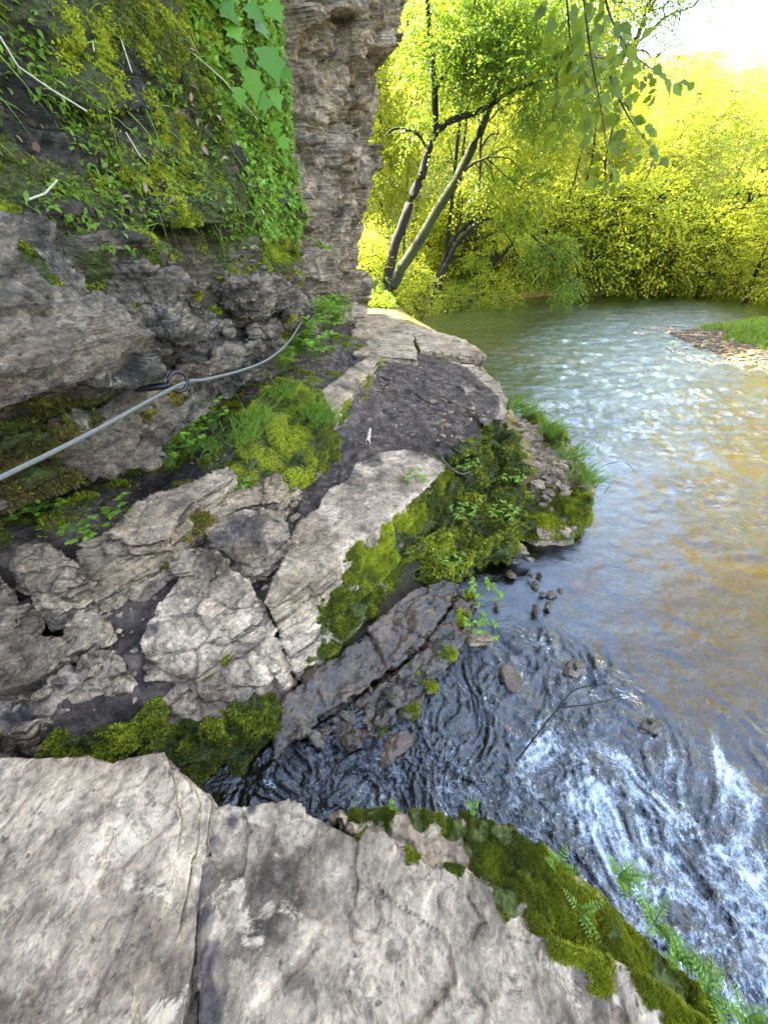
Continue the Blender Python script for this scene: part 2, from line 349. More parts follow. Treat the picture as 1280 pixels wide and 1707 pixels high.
def ground_h(x, y):
    sd = sdist(x, y); p = np.stack([x, y, 0*x], 1)
    bed = -.05-.32*sstep(0, 1.6, sd)+.05*fbm(p*1.6, 4, 3)+.02*fbm(p*9, 3, 5)
    left = (x < 2.6) & (y < 13.5)
    lz = np.where(left, np.minimum(ledge_h(x, y)-.08, .12+.9*np.maximum(-sd-.25, 0)*np.where(x > -.3, .45, 1)), 0)
    d = np.maximum(-sd, 0)
    far = .06+.5*sstep(0, 1.2, d)+.04*d+.28*np.maximum(d-4, 0)+.1*fbm(p*.8, 4, 9)*sstep(0, 2, d)
    bar = (x > 3) & (y < 16)
    far = np.where(bar, .02+.16*sstep(0, 1.5, d)+.05*d+.05*fbm(p*2, 4, 9)*sstep(0, .6, d), far)
    far = far+.65*sstep(.1, 1.6, d)*np.exp(-((x-.1)/2.2)**2-((y-14.4)/2.2)**2)
    far = np.minimum(far, 34)
    k = sstep(10.5, 13.5, y)*np.ones_like(x)
    land = np.where(left, lz*(1-k)+far*k, far)
    return np.where(sd > 0, bed, -.05+(land+.05)*sstep(0, .22, -sd))
def sinhgrid(n, R, k):
    u = np.linspace(-1, 1, n); return R*np.sinh(k*u)/np.sinh(k)
gx = sinhgrid(560, 260, 7.2)+1.2; gy = sinhgrid(560, 260, 7.2)+2.5
GX, GY = np.meshgrid(gx, gy, indexing='ij'); gp = np.stack([GX.ravel(), GY.ravel()], 1)
gz = ground_h(gp[:, 0], gp[:, 1])
sdg = sdist(gp[:, 0], gp[:, 1])
GV = np.column_stack([gp, gz]); GF = upfaces(GV, gridfaces(560, 560))
gmoss = sstep(0, .6, -sdg)*((gp[:, 1] > 12.5) | (gp[:, 0] > 9.5))*.8
tag(mesh('ground', GV, GF, M['bed'], attrs={'moss': gmoss, 'mud': .85*(1-sstep(1.8, 3.4, gp[:, 1]))}), kind='structure')  # bed toned darker towards the near end through the mud attribute
# path / ledge floor: a fine sheet of trodden mud
px_ = np.arange(-2.5, 1.75, .016); py_ = np.concatenate([np.arange(.35, 6, .016), np.arange(6, 12.5, .035)])
A, B = np.meshgrid(px_, py_, indexing='ij'); a, b = A.ravel(), B.ravel(); sd = sdist(a, b)
p3 = np.stack([a, b, 0*a], 1)
ph = ledge_h(a, b)+.018*fbm(p3*5, 5, 31)+.012*fbm(p3*16, 4, 33, True)+.006*fbm(p3*50, 2, 35)
foot = fbm(p3*np.array([4.5, 3, 1]), 2, 41); ph -= .035*sstep(.1, .35, foot); ph += .008*fbm(p3*30, 3, 36, True)
MZ = np.array([PZ(a_, b_, z_)[:2] for a_, b_, z_ in [(-300, 1240, .1), (150, 1225, .2), (260, 1150, .3), (330, 1080, .4), (440, 985, .45), (540, 960, .45), (640, 850, .45), (730, 790, .45), (790, 750, .45), (835, 715, .45), (830, 660, .42), (780, 615, .43), (720, 600, .43), (780, 582, .45), (745, 568, .45), (665, 535, .48), (650, 515, .5), (630, 490, .5), (520, 480, .5)]]+[np.array([-6., 14]), np.array([-6., .3])])
def polysd(x, y, Pn):
    global SH
    keep = SH; SH = Pn; r = sdist(x, y); SH = keep; return r
mz = polysd(a, b, MZ)
ph -= .6*sstep(.02, -.2, mz)+.8*sstep(10.2, 10.9, b)
ph = np.where(sd > -.1, ph-.6*sstep(-.1, .05, sd), ph)
PV = np.column_stack([a, b, ph]); PF = upfaces(PV, gridfaces(len(px_), len(py_)))
pm = (sstep(.62, .74, ph)*(.5+.5*fbm(p3*3, 3, 47))+.55*(ph > .55)*sstep(0, .3, fbm(p3*5, 3, 48)))
tag(mesh('path', PV, PF, M['mud'], attrs={'moss': pm, 'mud': 0*a}), kind='structure'); REGP = (PV, PF, vnormals(PV, PF), pm)
# ------------------------------------------------------------------ river surface
nr, na = 900, 560
rr = .25*np.exp(np.linspace(0, math.log(90/.25), nr)); aa = np.linspace(radians(-62), radians(118), na)
R_, A_ = np.meshgrid(rr, aa, indexing='ij'); wx = (R_*np.sin(A_)).ravel(); wy = (R_*np.cos(A_)).ravel()-.2
wp = np.stack([wx, wy, 0*wx], 1)
def prox(x, y, pts):   # soft proximity to a list of (x,y,r)
    m = 0*x
    for cx, cy, r in pts: m = np.maximum(m, 1-sstep(.4*r, 1.3*r, np.hypot(x-cx, y-cy)))
    return m
def Z0(px, py, r): q = PZ(px, py, 0); return (q[0], q[1], r)
rapid = prox(wx, wy, [Z0(1000, 1300, .35), Z0(900, 1200, .4), Z0(1150, 1350, .5), Z0(1250, 1550, .6), Z0(700, 1250, .35), Z0(500, 1300, .3), Z0(800, 1150, .35), Z0(1500, 1700, .8), Z0(900, 1100, .3), Z0(1500, 1400, .6), Z0(600, 1290, .3), Z0(820, 1350, .35), Z0(700, 1330, .3), Z0(960, 1430, .35), Z0(1100, 1560, .35), Z0(1000, 1150, .3)])
foamr = prox(wx, wy, [Z0(1000, 1280, .14), Z0(1080, 1400, .3), Z0(1200, 1300, .2), Z0(880, 1300, .1), Z0(1040, 1300, .16), Z0(1120, 1270, .16), Z0(1150, 1380, .25), Z0(1240, 1480, .28), Z0(1270, 1600, .45), Z0(1000, 1330, .25), Z0(1150, 1450, .3), Z0(900, 1240, .15), Z0(1400, 1750, .5), Z0(1350, 1600, .35), Z0(450, 1310, .05)])
ripple = prox(wx, wy, [Z0(1000, 700, 1.5), Z0(1250, 850, 1), (12, 17, 5), (5, 16, 4), Z0(1100, 640, 2.4), Z0(960, 590, 2.6), Z0(1250, 700, 2), Z0(820, 545, 2.5), Z0(1150, 580, 3)])
q = wp*np.array([1, 1, 1])
warp = np.stack([fbm(q*3, 2, 71), fbm(q*3, 2, 73), 0*wx], 1)*.18
calm = (1+1.2*sstep(2, 5, wy))*.015*fbm(q*np.array([2.0, 3.5, 1])+warp, 3, 61)+.007*fbm(q*np.array([6, 10, 1])+warp*2, 3, 63)
rip = .02*fbm(q*np.array([5, 6.5, 1]), 4, 65, True)
turbn = .026*fbm((q+warp)*np.array([11, 9, 1]), 4, 67)+.017*fbm((q+warp)*24, 4, 69, True)+.004*fbm((q+warp)*60, 3, 70)
wz = calm+.006*fbm(q*np.array([6, 9, 1])+warp*3, 4, 66, True)*sstep(2, 4, wy)+rip*ripple+turbn*rapid-.05*sstep(1.0, .3, wy)*sstep(.7, 1.3, wx)
foamr = np.maximum(foamr, .55*prox(wx, wy, [Z0(760, 1290, .22), Z0(620, 1300, .18), Z0(480, 1320, .08), Z0(880, 1380, .2), Z0(1000, 1480, .2), Z0(1150, 1620, .2)]))  # thin foam that also paints pale glints on the rapids
foam = foamr*(.26+.5*fbm((q+warp)*np.array([8, 6, 1]), 4, 81)+.25*fbm((q+warp)*20, 4, 83, True)+.35*fbm((q+warp)*42, 4, 85))
turb = np.maximum(np.maximum(rapid, .9*ripple), .35+.65*sstep(5, 9, wy))
WV = np.column_stack([wx, wy, wz]); tag(mesh('water', WV, upfaces(WV, gridfaces(nr, na)), M['water'], attrs={'foam': np.clip(foam, 0, 1), 'turb': turb}), kind='structure')
# ------------------------------------------------------------------ rock builder
REG = {}
def remesh(V, Fs, voxel):
    me = bpy.data.meshes.new('t'); me.from_pydata([tuple(v) for v in V], [], [tuple(f) for f in Fs]); me.update()
    bm = bmesh.new(); bm.from_mesh(me); bmesh.ops.triangulate(bm, faces=[f for f in bm.faces if len(f.verts) > 4]); bmesh.ops.recalc_face_normals(bm, faces=bm.faces); bm.to_mesh(me); bm.free()
    o = bpy.data.objects.new('t', me); COL.objects.link(o)
    md = o.modifiers.new('r', 'REMESH'); md.mode = 'VOXEL'; md.voxel_size = voxel; md.adaptivity = 0
    dg = bpy.context.evaluated_depsgraph_get(); e = o.evaluated_get(dg); m2 = bpy.data.meshes.new_from_object(e)
    n = len(m2.vertices); v = np.zeros(n*3, np.float32); m2.vertices.foreach_get('co', v)
    lv = np.zeros(len(m2.loops), np.int32); m2.loops.foreach_get('vertex_index', lv)
    bpy.data.objects.remove(o); bpy.data.meshes.remove(me); bpy.data.meshes.remove(m2)
    return v.reshape(-1, 3).astype(float), lv.reshape(-1, 4)
def relax(V, Fc, it):
    for _ in range(it):
        S = np.zeros_like(V); cnt = np.zeros(len(V))
        for k in range(4):
            j = Fc[:, (k+1) % 4]
            for c in range(3): S[:, c] += np.bincount(Fc[:, k], V[j, c], len(V))
            cnt += np.bincount(Fc[:, k], minlength=len(V))
        V = .5*V+.5*S/np.maximum(cnt, 1)[:, None]
    return V
def finish(name, V, Fc, mat, label, cat, group, size, amp, seed, crack, it, moss, mud, sidemoss, strat, top_flat, kind=None, mossall=0., pose=None):
    V = relax(V, Fc, it); N = vnormals(V, Fc)
    if N[V[:, 2].argmax()][2] < 0: Fc = Fc[:, ::-1]; N = -N
    up = np.clip(N[:, 2], 0, 1)
    f = facets(V, (size, size, size*.5), amp, seed, crack)+facets(V, (size*.33, size*.33, size*.14), amp*.4, seed+3)+facets(V, (size*.1,)*3, amp*.13, seed+5)
    f += amp*.22*fbm(V/size*2.5, 5, seed+9)
    if strat:   # bedding: thin layers stepping in and out on the side faces
        t = V[:, 2]+.25*strat*vn(V*3, seed+13)+.12*V[:, 0]
        k = np.floor(t/strat); fr = t/strat-k
        hs_ = _h(k.astype(np.int64), np.zeros(len(V), np.int64), np.zeros(len(V), np.int64), seed)
        f += (1-up)*(strat*.9*(hs_-.5)-strat*.35*np.exp(-(np.minimum(fr, 1-fr)/.1)**2))
    f *= 1-top_flat*sstep(.6, .9, up)
    V2 = V+N*f[:, None]
    m = np.full(len(V), mossall)
    if moss: m = np.maximum(m, blobs(V2, moss)*(1 if not sidemoss else (1-.75*sstep(.35, .75, up)))*(.85+.5*fbm(V2*16, 4, 77)))
    mu = blobs(V2, mud)*sstep(.4, .8, up) if mud else np.zeros(len(V))
    V2 = V2+N*(.006*m*(1+fbm(V*14, 3, 5)))[:, None]
    o = tag(mesh(name, V2, Fc, mat, attrs={'moss': m, 'mud': mu}), label, cat, group, kind)
    REG.setdefault(name, []).append((V2, Fc, vnormals(V2, Fc), m))
    return o
def rock(name, label, top, base, mat, voxel=.015, size=.3, amp=.05, seed=1, crack=.02, it=2, shift=(0, 0), grow=1., moss=None, mud=None, sidemoss=True, strat=.04, top_flat=.6, cat='rock', group=None, mossall=0., layers=()):
    VV, FF = [], []; off = 0
    for top, base in [(top, base)]+list(layers):
        V, Fs = prism(top, base, shift, grow); VV.append(V); FF += [tuple(i+off for i in f) for f in Fs]; off += len(V)
    V, Fc = remesh(np.vstack(VV), FF, voxel)
    return finish(name, V, Fc, mat, label, cat, group, size, amp, seed, crack, it, moss, mud, sidemoss, strat, top_flat, mossall=mossall)
def prism(top, base, shift, grow):
    T = np.array([PZ(*t) for t in top]); c = T.mean(0); T[:, :2] = c[:2]+(T[:, :2]-c[:2])*(1.012 if c[1] > .8 else 1)
    Bm = T.copy(); Bm[:, :2] = c[:2]+(T[:, :2]-c[:2])*grow+np.array(shift); Bm[:, 2] = base
    n = len(T); V = np.vstack([T, Bm, [c], [[*Bm[:, :2].mean(0), base]]])
    Fs = [(i, (i+1) % n, 2*n) for i in range(n)]+[((i+1) % n+n, i+n, 2*n+1) for i in range(n)]+[(i, i+n, (i+1) % n+n, (i+1) % n) for i in range(n)]
    return V, Fs
def wrock(name, label, front, depth, mat, voxel=.012, size=.3, amp=.06, seed=1, crack=.02, it=2, moss=None, sidemoss=False, strat=.0, bulge=.0, cat='rock', group=None, back=(0, 0), mossall=0.):
    T = np.array([PX(t[0], t[1], t[2]+.05) for t in front]); c = T.mean(0); c[0] += bulge
    Bm = T+np.array([-depth, 0, 0]); n = len(T); cb = Bm.mean(0)
    V = np.vstack([T, Bm, [c], [cb]])
    Fs = [(i, (i+1) % n, 2*n) for i in range(n)]+[((i+1) % n+n, i+n, 2*n+1) for i in range(n)]+[(i, i+n, (i+1) % n+n, (i+1) % n) for i in range(n)]
    V, Fc = remesh(V, Fs, voxel)
    return finish(name, V, Fc, mat, label, cat, group, size, amp, seed, crack, it, moss, None, sidemoss, strat, 0, mossall=mossall)
def bl(*l): return [(PZ(a, b, z), r) for a, b, z, r in l]
def blx(*l): return [(PX(a, b, x), r) for a, b, x, r in l]
# ------------------------------------------------------------------ near rock wall (left) as a real overhanging face
KY = [-4, 1, 1.5, 2, 2.5, 3, 3.5, 4, 4.5, 5, 5.4, 5.7, 6.2, 7]
KZ = [.3, .72, .9, 1.1, 1.3, 1.6, 1.95, 2.1, 2.5, 3, 4, 6, 14]
G = [[-2.5, -2.5, -2.4, -2.3, -2.2, -2.1, -2.0, -1.9, -1.8, -1.6, -1.6, -1.8, -2.1, -2.4],
     [-2.5, -2.5, -2.4, -2.2, -2.1, -2.0, -1.9, -1.8, -1.6, -1.4, -1.4, -1.7, -2.1, -2.4],
     [-2.2, -2.2, -2.0, -1.75, -1.65, -1.75, -1.6, -1.5, -1.35, -1.2, -1.2, -1.6, -2.1, -2.4],
     [-2.1, -2.1, -1.9, -1.72, -1.55, -1.42, -1.28, -1.18, -1.1, -1.02, -1.05, -1.5, -2.1, -2.4],
     [-2.0, -2.0, -1.8, -1.7, -1.58, -1.42, -1.28, -1.15, -1.05, -.95, -.97, -1.4, -2.1, -2.4],
     [-2.0, -2.0, -1.85, -1.72, -1.58, -1.45, -1.35, -1.18, -1.05, -.95, -.98, -1.4, -2.1, -2.4],
     [-1.95, -1.95, -1.8, -1.7, -1.58, -1.44, -1.34, -1.2, -1.08, -.97, -1.0, -1.4, -2.1, -2.4],
     [-1.95, -1.95, -1.85, -1.75, -1.6, -1.42, -1.25, -1.12, -1.02, -.93, -.96, -1.35, -2.1, -2.4],
     [-2.2, -2.2, -2.1, -1.95, -1.75, -1.55, -1.36, -1.2, -1.06, -.94, -.96, -1.35, -2.1, -2.4],
     [-2.5, -2.5, -2.35, -2.15, -1.95, -1.72, -1.5, -1.3, -1.12, -.96, -.98, -1.35, -2.1, -2.4],
     [-2.9, -2.9, -2.7, -2.5, -2.3, -2.1, -1.8, -1.5, -1.25, -1.0, -1.0, -1.35, -2.1, -2.4],
     [-3.2, -3.2, -3.0, -2.8, -2.6, -2.3, -2.0, -1.7, -1.35, -1.1, -1.1, -1.4, -2.1, -2.4],
     [-3.2, -3.2, -3.0, -2.8, -2.6, -2.3, -2.0, -1.7, -1.5, -1.4, -1.4, -1.6, -2.1, -2.4]]
yy = np.arange(.4, 6.6, .011); zz = np.concatenate([np.arange(.35, 3.9, .010), np.arange(3.9, 6.2, .03)])
A, B = np.meshgrid(yy, zz, indexing='ij'); a, b = A.ravel(), B.ravel()
X = interp2(KY, KZ, G, a, b); V = np.column_stack([X, a, b])
rocky = 1-sstep(1.93, 2.1, b+.12*vn(V*3, 8)-.1*sstep(3, 4.5, a))
d = (facets(V, (.5, .5, .2), .19, 101, .04)+facets(V, (.2, .2, .11), .06, 103, .02))*(.35+.65*rocky)+facets(V, (.06, .06, .035), .016, 107)+.03*fbm(V*3, 3, 109)
zl = b+.04*a+.03*vn(V*2.5, 14); ly = np.floor(zl/.1); fr_ = zl/.1-ly; cl_ = np.floor(a*2.2+.37*ly)
d += rocky*(.06*(_h(ly.astype(np.int64), cl_.astype(np.int64), 0*cl_.astype(np.int64), 77)-.5)-.025*np.exp(-(np.minimum(fr_, 1-fr_)/.09)**2))
d += (1-rocky)*.1*fbm(V*3.2, 5, 117)
hole = sstep(3.0, 3.12, a)*(1-sstep(3.7, 3.85, a))*sstep(1.62, 1.84, b+.1*vn(np.stack([a, a, b], 1)*6, 2))*(1-sstep(2.06, 2.1, b))
V[:, 0] += d-.5*hole; V[:, 2] += .03*fbm(V*5, 3, 119)
wallF = gridfaces(len(yy), len(zz))
N = vnormals(V, wallF)
if N[:, 0].mean() < 0: wallF = wallF[:, ::-1]; N = -N
wm = (1-rocky)*(.6+.6*fbm(V*2.2, 4, 121))
wm = np.maximum(wm, blobs(V, blx((200, 420, -1.55, .12), (170, 450, -1.55, .12), (200, 500, -1.5, .1), (225, 560, -1.4, .07), (250, 400, -1.45, .16), (430, 420, -1.05, .2), (400, 350, -1.2, .2), (470, 430, -.97, .22), (360, 480, -1.25, .22), (400, 480, -1.15, .2), (480, 560, -1.0, .25), (500, 600, -1.1, .35), (300, 640, -1.35, .12), (30, 720, -1.6, .16), (80, 760, -1.7, .2), (120, 700, -1.6, .14), (20, 830, -1.8, .25), (470, 620, -1.2, .3)))*(.75+.4*fbm(V*4, 3, 123)))
wm = np.maximum(wm, sstep(3.3, 3.7, a)*(1-sstep(5.2, 5.5, a))*sstep(1.35, 1.6, b)*(.42+.55*fbm(V*3.5, 4, 131)))
wm = np.maximum(wm, sstep(.9, 1.3, a)*(1-sstep(2.3, 3, a))*(1-sstep(1.25, 1.4, b))*(.5+.5*fbm(V*4, 4, 133)))
wmud_shade = (1-rocky)*.95
tag(mesh('rock_wall', V, wallF, M['wall'], attrs={'moss': wm*(1-hole), 'mud': np.maximum(wmud_shade, hole*.8)}), kind='structure')  # mud mask also darkens the cave recess, its shade put into the colour
REG['rock_wall'] = [(V, wallF, vnormals(V, wallF), wm*(1-hole))]
# ------------------------------------------------------------------ the tall cliff behind it
ss = np.arange(0, 1.0001, .0026); zz = np.concatenate([np.arange(.2, 6.3, .014), np.arange(6.3, 16, .25)])
pl = np.array([(-2.6, 5.3), (-1.9, 6.4), (-1.25, 8.4), (-.62, 10.3), (-.62, 10.55), (-1.0, 11.0), (-2.5, 12.2)])
L = np.concatenate([[0], np.cumsum(np.linalg.norm(np.diff(pl, axis=0), axis=1))]); L /= L[-1]
A, B = np.meshgrid(ss, zz, indexing='ij'); a, b = A.ravel(), B.ravel()
cx = np.interp(a, L, pl[:, 0]); cy = np.interp(a, L, pl[:, 1])
ov = np.interp(b, [0, 1, 3, 4.46, 5.4, 6.5, 16], [0, .03, .22, .6, .9, 1.15, 1.2])*sstep(5.2, 10, cy)
V = np.column_stack([cx+ov, cy, b]); nx, ny = .95, -.28
q = V.copy()
q[:, 2] += .12*vn(q*1.2, 3)
d = facets(q, (.9, .9, 1.1), .36, 201, .06)+facets(q, (.3, .3, .36), .2, 203, .05)+facets(q, (.12, .12, .12), .055, 207, .01)+.04*fbm(q*np.array([2, 2, 1.3]), 3, 209)
lay = np.floor((q[:, 2]+.05*vn(q*2, 4))/.11); d += .035*(_h(lay.astype(np.int64), np.floor(cy*1.3).astype(np.int64), 0*lay.astype(np.int64), 5)-.5)
V[:, 0] += nx*d; V[:, 1] += ny*d
clF = gridfaces(len(ss), len(zz)); N = vnormals(V, clF)
if N[:, 0].mean() < 0: clF = clF[:, ::-1]; N = -N
cm = sstep(.15, .5, fbm(V*np.array([1, 1, .5]), 4, 211))*.45*sstep(-.1, .5, N[:, 2]+.3)
tag(mesh('cliff', V, clF, M['cliff'], attrs={'moss': cm, 'mud': 0*cm}), kind='structure')
# unseen upper and rear cliff mass, added to keep the foreground in shade
P = np.array([(-3.2, -30), (-3.2, 0), (-2.4, 3.2), (-1.3, 4.9), (-1.35, 5.6), (-2.2, 6.4), (-1.5, 8.4), (-.5, 10.3), (-2.5, 12), (-6, 11), (-30, 8), (-30, -30)], float)
n = len(P); zt = [4.5, 9, 15]; off = [0, .2, -.4]
V = np.vstack([np.column_stack([P[:, 0]+o_, P[:, 1], np.full(n, z)]) for z, o_ in zip(zt, off)])
V[:n][9:, 2] = -1; V[:n][:2, 2] = -1
Fs = np.array([(k*n+i, k*n+(i+1) % n, (k+1)*n+(i+1) % n, (k+1)*n+i) for k in range(2) for i in range(n)])
top = np.vstack([V, [[-15, -5, 17]]]); tf = np.array([(2*n+i, 2*n+(i+1) % n, len(V), len(V)) for i in range(n)])
me = bpy.data.meshes.new('unseen_cliff_mass'); me.from_pydata([tuple(v) for v in top], [], [tuple(f) for f in Fs]+[tuple(f[:3]) for f in tf]); me.materials.append(M['cliff'])
o = bpy.data.objects.new('unseen_cliff_mass', me); COL.objects.link(o); tag(o, kind='structure')
# ------------------------------------------------------------------ rocks of the wall
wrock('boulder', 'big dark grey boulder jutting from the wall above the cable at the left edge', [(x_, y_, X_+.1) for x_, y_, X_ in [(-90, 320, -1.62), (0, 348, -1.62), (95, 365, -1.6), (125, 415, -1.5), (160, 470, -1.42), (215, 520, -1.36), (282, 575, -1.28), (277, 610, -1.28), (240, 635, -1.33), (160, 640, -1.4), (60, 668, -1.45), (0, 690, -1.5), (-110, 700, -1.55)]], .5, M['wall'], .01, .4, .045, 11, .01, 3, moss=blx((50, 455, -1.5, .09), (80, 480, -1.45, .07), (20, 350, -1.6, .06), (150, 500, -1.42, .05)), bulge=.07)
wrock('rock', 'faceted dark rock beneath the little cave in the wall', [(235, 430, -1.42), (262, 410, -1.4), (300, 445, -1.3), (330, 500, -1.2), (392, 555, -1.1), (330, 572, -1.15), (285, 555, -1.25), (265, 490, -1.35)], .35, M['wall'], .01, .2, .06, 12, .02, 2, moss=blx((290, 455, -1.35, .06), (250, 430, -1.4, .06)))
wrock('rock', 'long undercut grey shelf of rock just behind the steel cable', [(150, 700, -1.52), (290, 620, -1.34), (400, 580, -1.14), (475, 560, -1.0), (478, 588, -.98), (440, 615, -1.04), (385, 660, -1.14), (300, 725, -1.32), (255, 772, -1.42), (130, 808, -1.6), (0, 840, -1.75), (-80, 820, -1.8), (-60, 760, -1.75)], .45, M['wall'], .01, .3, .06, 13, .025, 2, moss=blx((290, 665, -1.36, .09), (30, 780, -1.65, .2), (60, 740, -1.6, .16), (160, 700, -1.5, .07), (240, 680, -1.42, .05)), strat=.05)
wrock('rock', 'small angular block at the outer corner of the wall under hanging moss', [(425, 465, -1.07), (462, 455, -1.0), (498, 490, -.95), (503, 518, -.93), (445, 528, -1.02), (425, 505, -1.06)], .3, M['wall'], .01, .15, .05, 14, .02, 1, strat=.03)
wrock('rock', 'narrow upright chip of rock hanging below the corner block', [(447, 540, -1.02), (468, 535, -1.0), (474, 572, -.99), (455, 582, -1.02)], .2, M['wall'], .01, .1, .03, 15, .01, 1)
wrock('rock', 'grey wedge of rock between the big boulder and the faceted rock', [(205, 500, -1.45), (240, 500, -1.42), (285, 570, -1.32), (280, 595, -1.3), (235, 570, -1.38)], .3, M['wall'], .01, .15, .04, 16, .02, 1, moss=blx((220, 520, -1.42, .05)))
# ------------------------------------------------------------------ rocks of the ledge
S, LG = M['slab'], M['ledge']
rock('ledge_slab', 'long pale flat slab beside the mud with mossy side over the stream', [(437, 1003, .5), (455, 955, .5), (480, 920, .5), (490, 890, .5), (505, 860, .5), (530, 845, .5), (545, 815, .5), (575, 800, .49), (590, 770, .49), (640, 752, .49), (675, 748, .49), (722, 755, .49), (742, 778, .47), (705, 818, .47), (650, 862, .47), (645, 868, .48), (600, 897, .48), (570, 925, .48), (530, 960, .48), (490, 990, .48), (450, 1012, .48)], .05, S, .011, .5, .03, 21, .012, 1, shift=(.13, -.15), moss=bl((700, 860, .3, .3), (620, 950, .3, .2), (660, 910, .3, .24), (580, 1030, .2, .16), (740, 800, .35, .3), (620, 1010, .12, .2), (550, 1090, .1, .1), (680, 960, .12, .2)), mud=bl((560, 790, .5, .2), (500, 860, .5, .06), (620, 765, .5, .1)), strat=.045, top_flat=.85)
rock('stepped_rock', 'pale layered rock stepping down towards the viewer between muddy hollows', [(285, 918, .6), (312, 908, .61), (342, 905, .61), (374, 938, .57), (366, 956, .55), (330, 962, .54), (300, 962, .54)], -.05, S, .0095, .22, .035, 22, .02, 1, shift=(.05, -.05), moss=bl((330, 1210, .1, .1), (260, 1170, .2, .08), (380, 1100, .3, .025), (350, 1130, .28, .02)), strat=.03, top_flat=.3, mud=bl((240, 1000, .45, .05), (250, 1050, .43, .04)),
    layers=[([(262, 1000, .5), (300, 955, .54), (372, 945, .54), (415, 962, .51), (436, 1000, .47), (420, 1030, .43), (372, 1085, .37), (322, 1140, .31), (236, 1138, .33), (232, 1065, .42)], -.05), ([(236, 1128, .3), (318, 1130, .3), (368, 1080, .34), (420, 1028, .38), (438, 1002, .41), (462, 1065, .33), (466, 1110, .26), (405, 1165, .18), (352, 1212, .12), (290, 1185, .2), (240, 1155, .26)], -.05), ([(250, 1165, .2), (350, 1180, .17), (420, 1120, .22), (468, 1090, .25), (474, 1135, .16), (420, 1180, .1), (355, 1232, .05), (290, 1205, .12)], -.08)])
rock('rock', 'blocky grey rock with a sharp top edge at the left edge of the ledge', [(30, 910, .76), (50, 900, .77), (76, 900, .77), (120, 930, .73), (150, 966, .68), (120, 980, .67), (62, 984, .67), (30, 965, .7)], .42, LG, .0095, .22, .045, 23, .02, 1, strat=.035, top_flat=.3, shift=(.03, -.06))
rock('rock', 'dark rock chunk cut by the left frame edge below the soil', [(-90, 960, .66), (0, 950, .66), (28, 985, .62), (35, 1040, .56), (0, 1065, .54), (-90, 1070, .54)], .3, LG, .011, .25, .05, 61, .02, 2, strat=.03, top_flat=.3)
rock('rock', 'low rounded slab with dark underside beside the left frame edge', [(-90, 1080, .5), (0, 1066, .53), (50, 1052, .55), (104, 1062, .54), (70, 1100, .48), (38, 1122, .45), (0, 1140, .42), (-90, 1155, .4)], .1, LG, .0095, .25, .04, 24, .02, 1, strat=.04, shift=(.03, -.06), layers=[([(100, 1050, .54), (128, 1012, .58), (163, 1016, .57), (174, 1050, .51), (122, 1080, .46), (100, 1072, .48)], .15)])
rock('rock', 'light grey flat topped rock just above the moss clump at lower left', [(128, 1092, .44), (168, 1076, .46), (206, 1092, .44), (212, 1118, .4), (160, 1150, .35), (112, 1182, .31), (78, 1205, .28), (0, 1216, .25), (-110, 1218, .25), (-100, 1180, .3), (50, 1165, .34), (100, 1120, .4)], -.02, S, .0095, .25, .04, 25, .02, 1, strat=.035, mud=bl((40, 1180, .3, .1), (100, 1140, .38, .04)), shift=(.04, -.05))
rock('rock', 'pale terrace slab running up to the herbs below the cable', [(175, 887, .77), (212, 855, .79), (228, 832, .8), (300, 813, .8), (380, 775, .8), (387, 792, .78), (322, 838, .77), (302, 862, .76), (282, 896, .73), (250, 906, .71), (215, 906, .72)], .35, LG, .0105, .3, .035, 26, .02, 1, strat=.045, shift=(.04, -.05), moss=bl((335, 870, .62, .09), (305, 905, .6, .05), (280, 940, .55, .04)), top_flat=.7, layers=[([(128, 905, .7), (175, 890, .7), (250, 905, .68), (285, 905, .64), (262, 940, .6), (205, 975, .58), (160, 1010, .54), (148, 975, .6)], .3)])
rock('rock', 'small muddy topped slab beside the crack of the long pale slab', [(335, 880, .62), (362, 860, .62), (410, 845, .62), (465, 853, .6), (481, 872, .57), (487, 893, .55), (452, 925, .52), (420, 943, .5), (388, 935, .53), (352, 905, .58)], .3, LG, .0095, .2, .03, 27, .02, 1, strat=.035, shift=(.02, -.05), mud=bl((410, 870, .6, .12), (370, 890, .6, .07)))
rock('rock', 'little upright grey block standing below the moss bank', [(435, 798, .7), (462, 786, .7), (480, 812, .62), (470, 840, .58), (442, 836, .6)], .42, LG, .01, .12, .03, 28, .01, 1, strat=0)
rock('rock', 'buried step of pale rock between terrace slab and moss bank', [(345, 840, .66), (400, 800, .68), (440, 800, .66), (445, 838, .6), (390, 850, .6), (350, 880, .6)], .4, LG, .01, .2, .04, 29, .01, 1, strat=.03, moss=bl((340, 870, .6, .07), (370, 810, .68, .06)))
rock('ledge_slab', 'far flat slab of pale rock where the path narrows', [(600, 522, 0.60), (640, 523, 0.60), (664, 531, 0.58), (690, 552, 0.56), (690, 570, 0.56), (694, 598, 0.55), (640, 594, 0.56), (592, 592, 0.58), (585, 560, 0.60)], .1, S, .018, .5, .04, 31, .01, 1, strat=.05, top_flat=.7, moss=bl((690, 595, .4, .25)))
rock('ledge_slab', 'far slab with thick mossy lip standing above the river', [(668, 536, 0.58), (705, 545, 0.55), (755, 560, 0.54), (795, 576, 0.54), (808, 592, 0.52), (770, 588, 0.54), (700, 583, 0.55), (692, 560, 0.56)], .05, S, .018, .5, .04, 32, .01, 1, strat=.05, top_flat=.7, moss=bl((700, 590, .42, .3), (730, 592, .4, .3), (770, 597, .38, .3), (805, 598, .35, .35)))
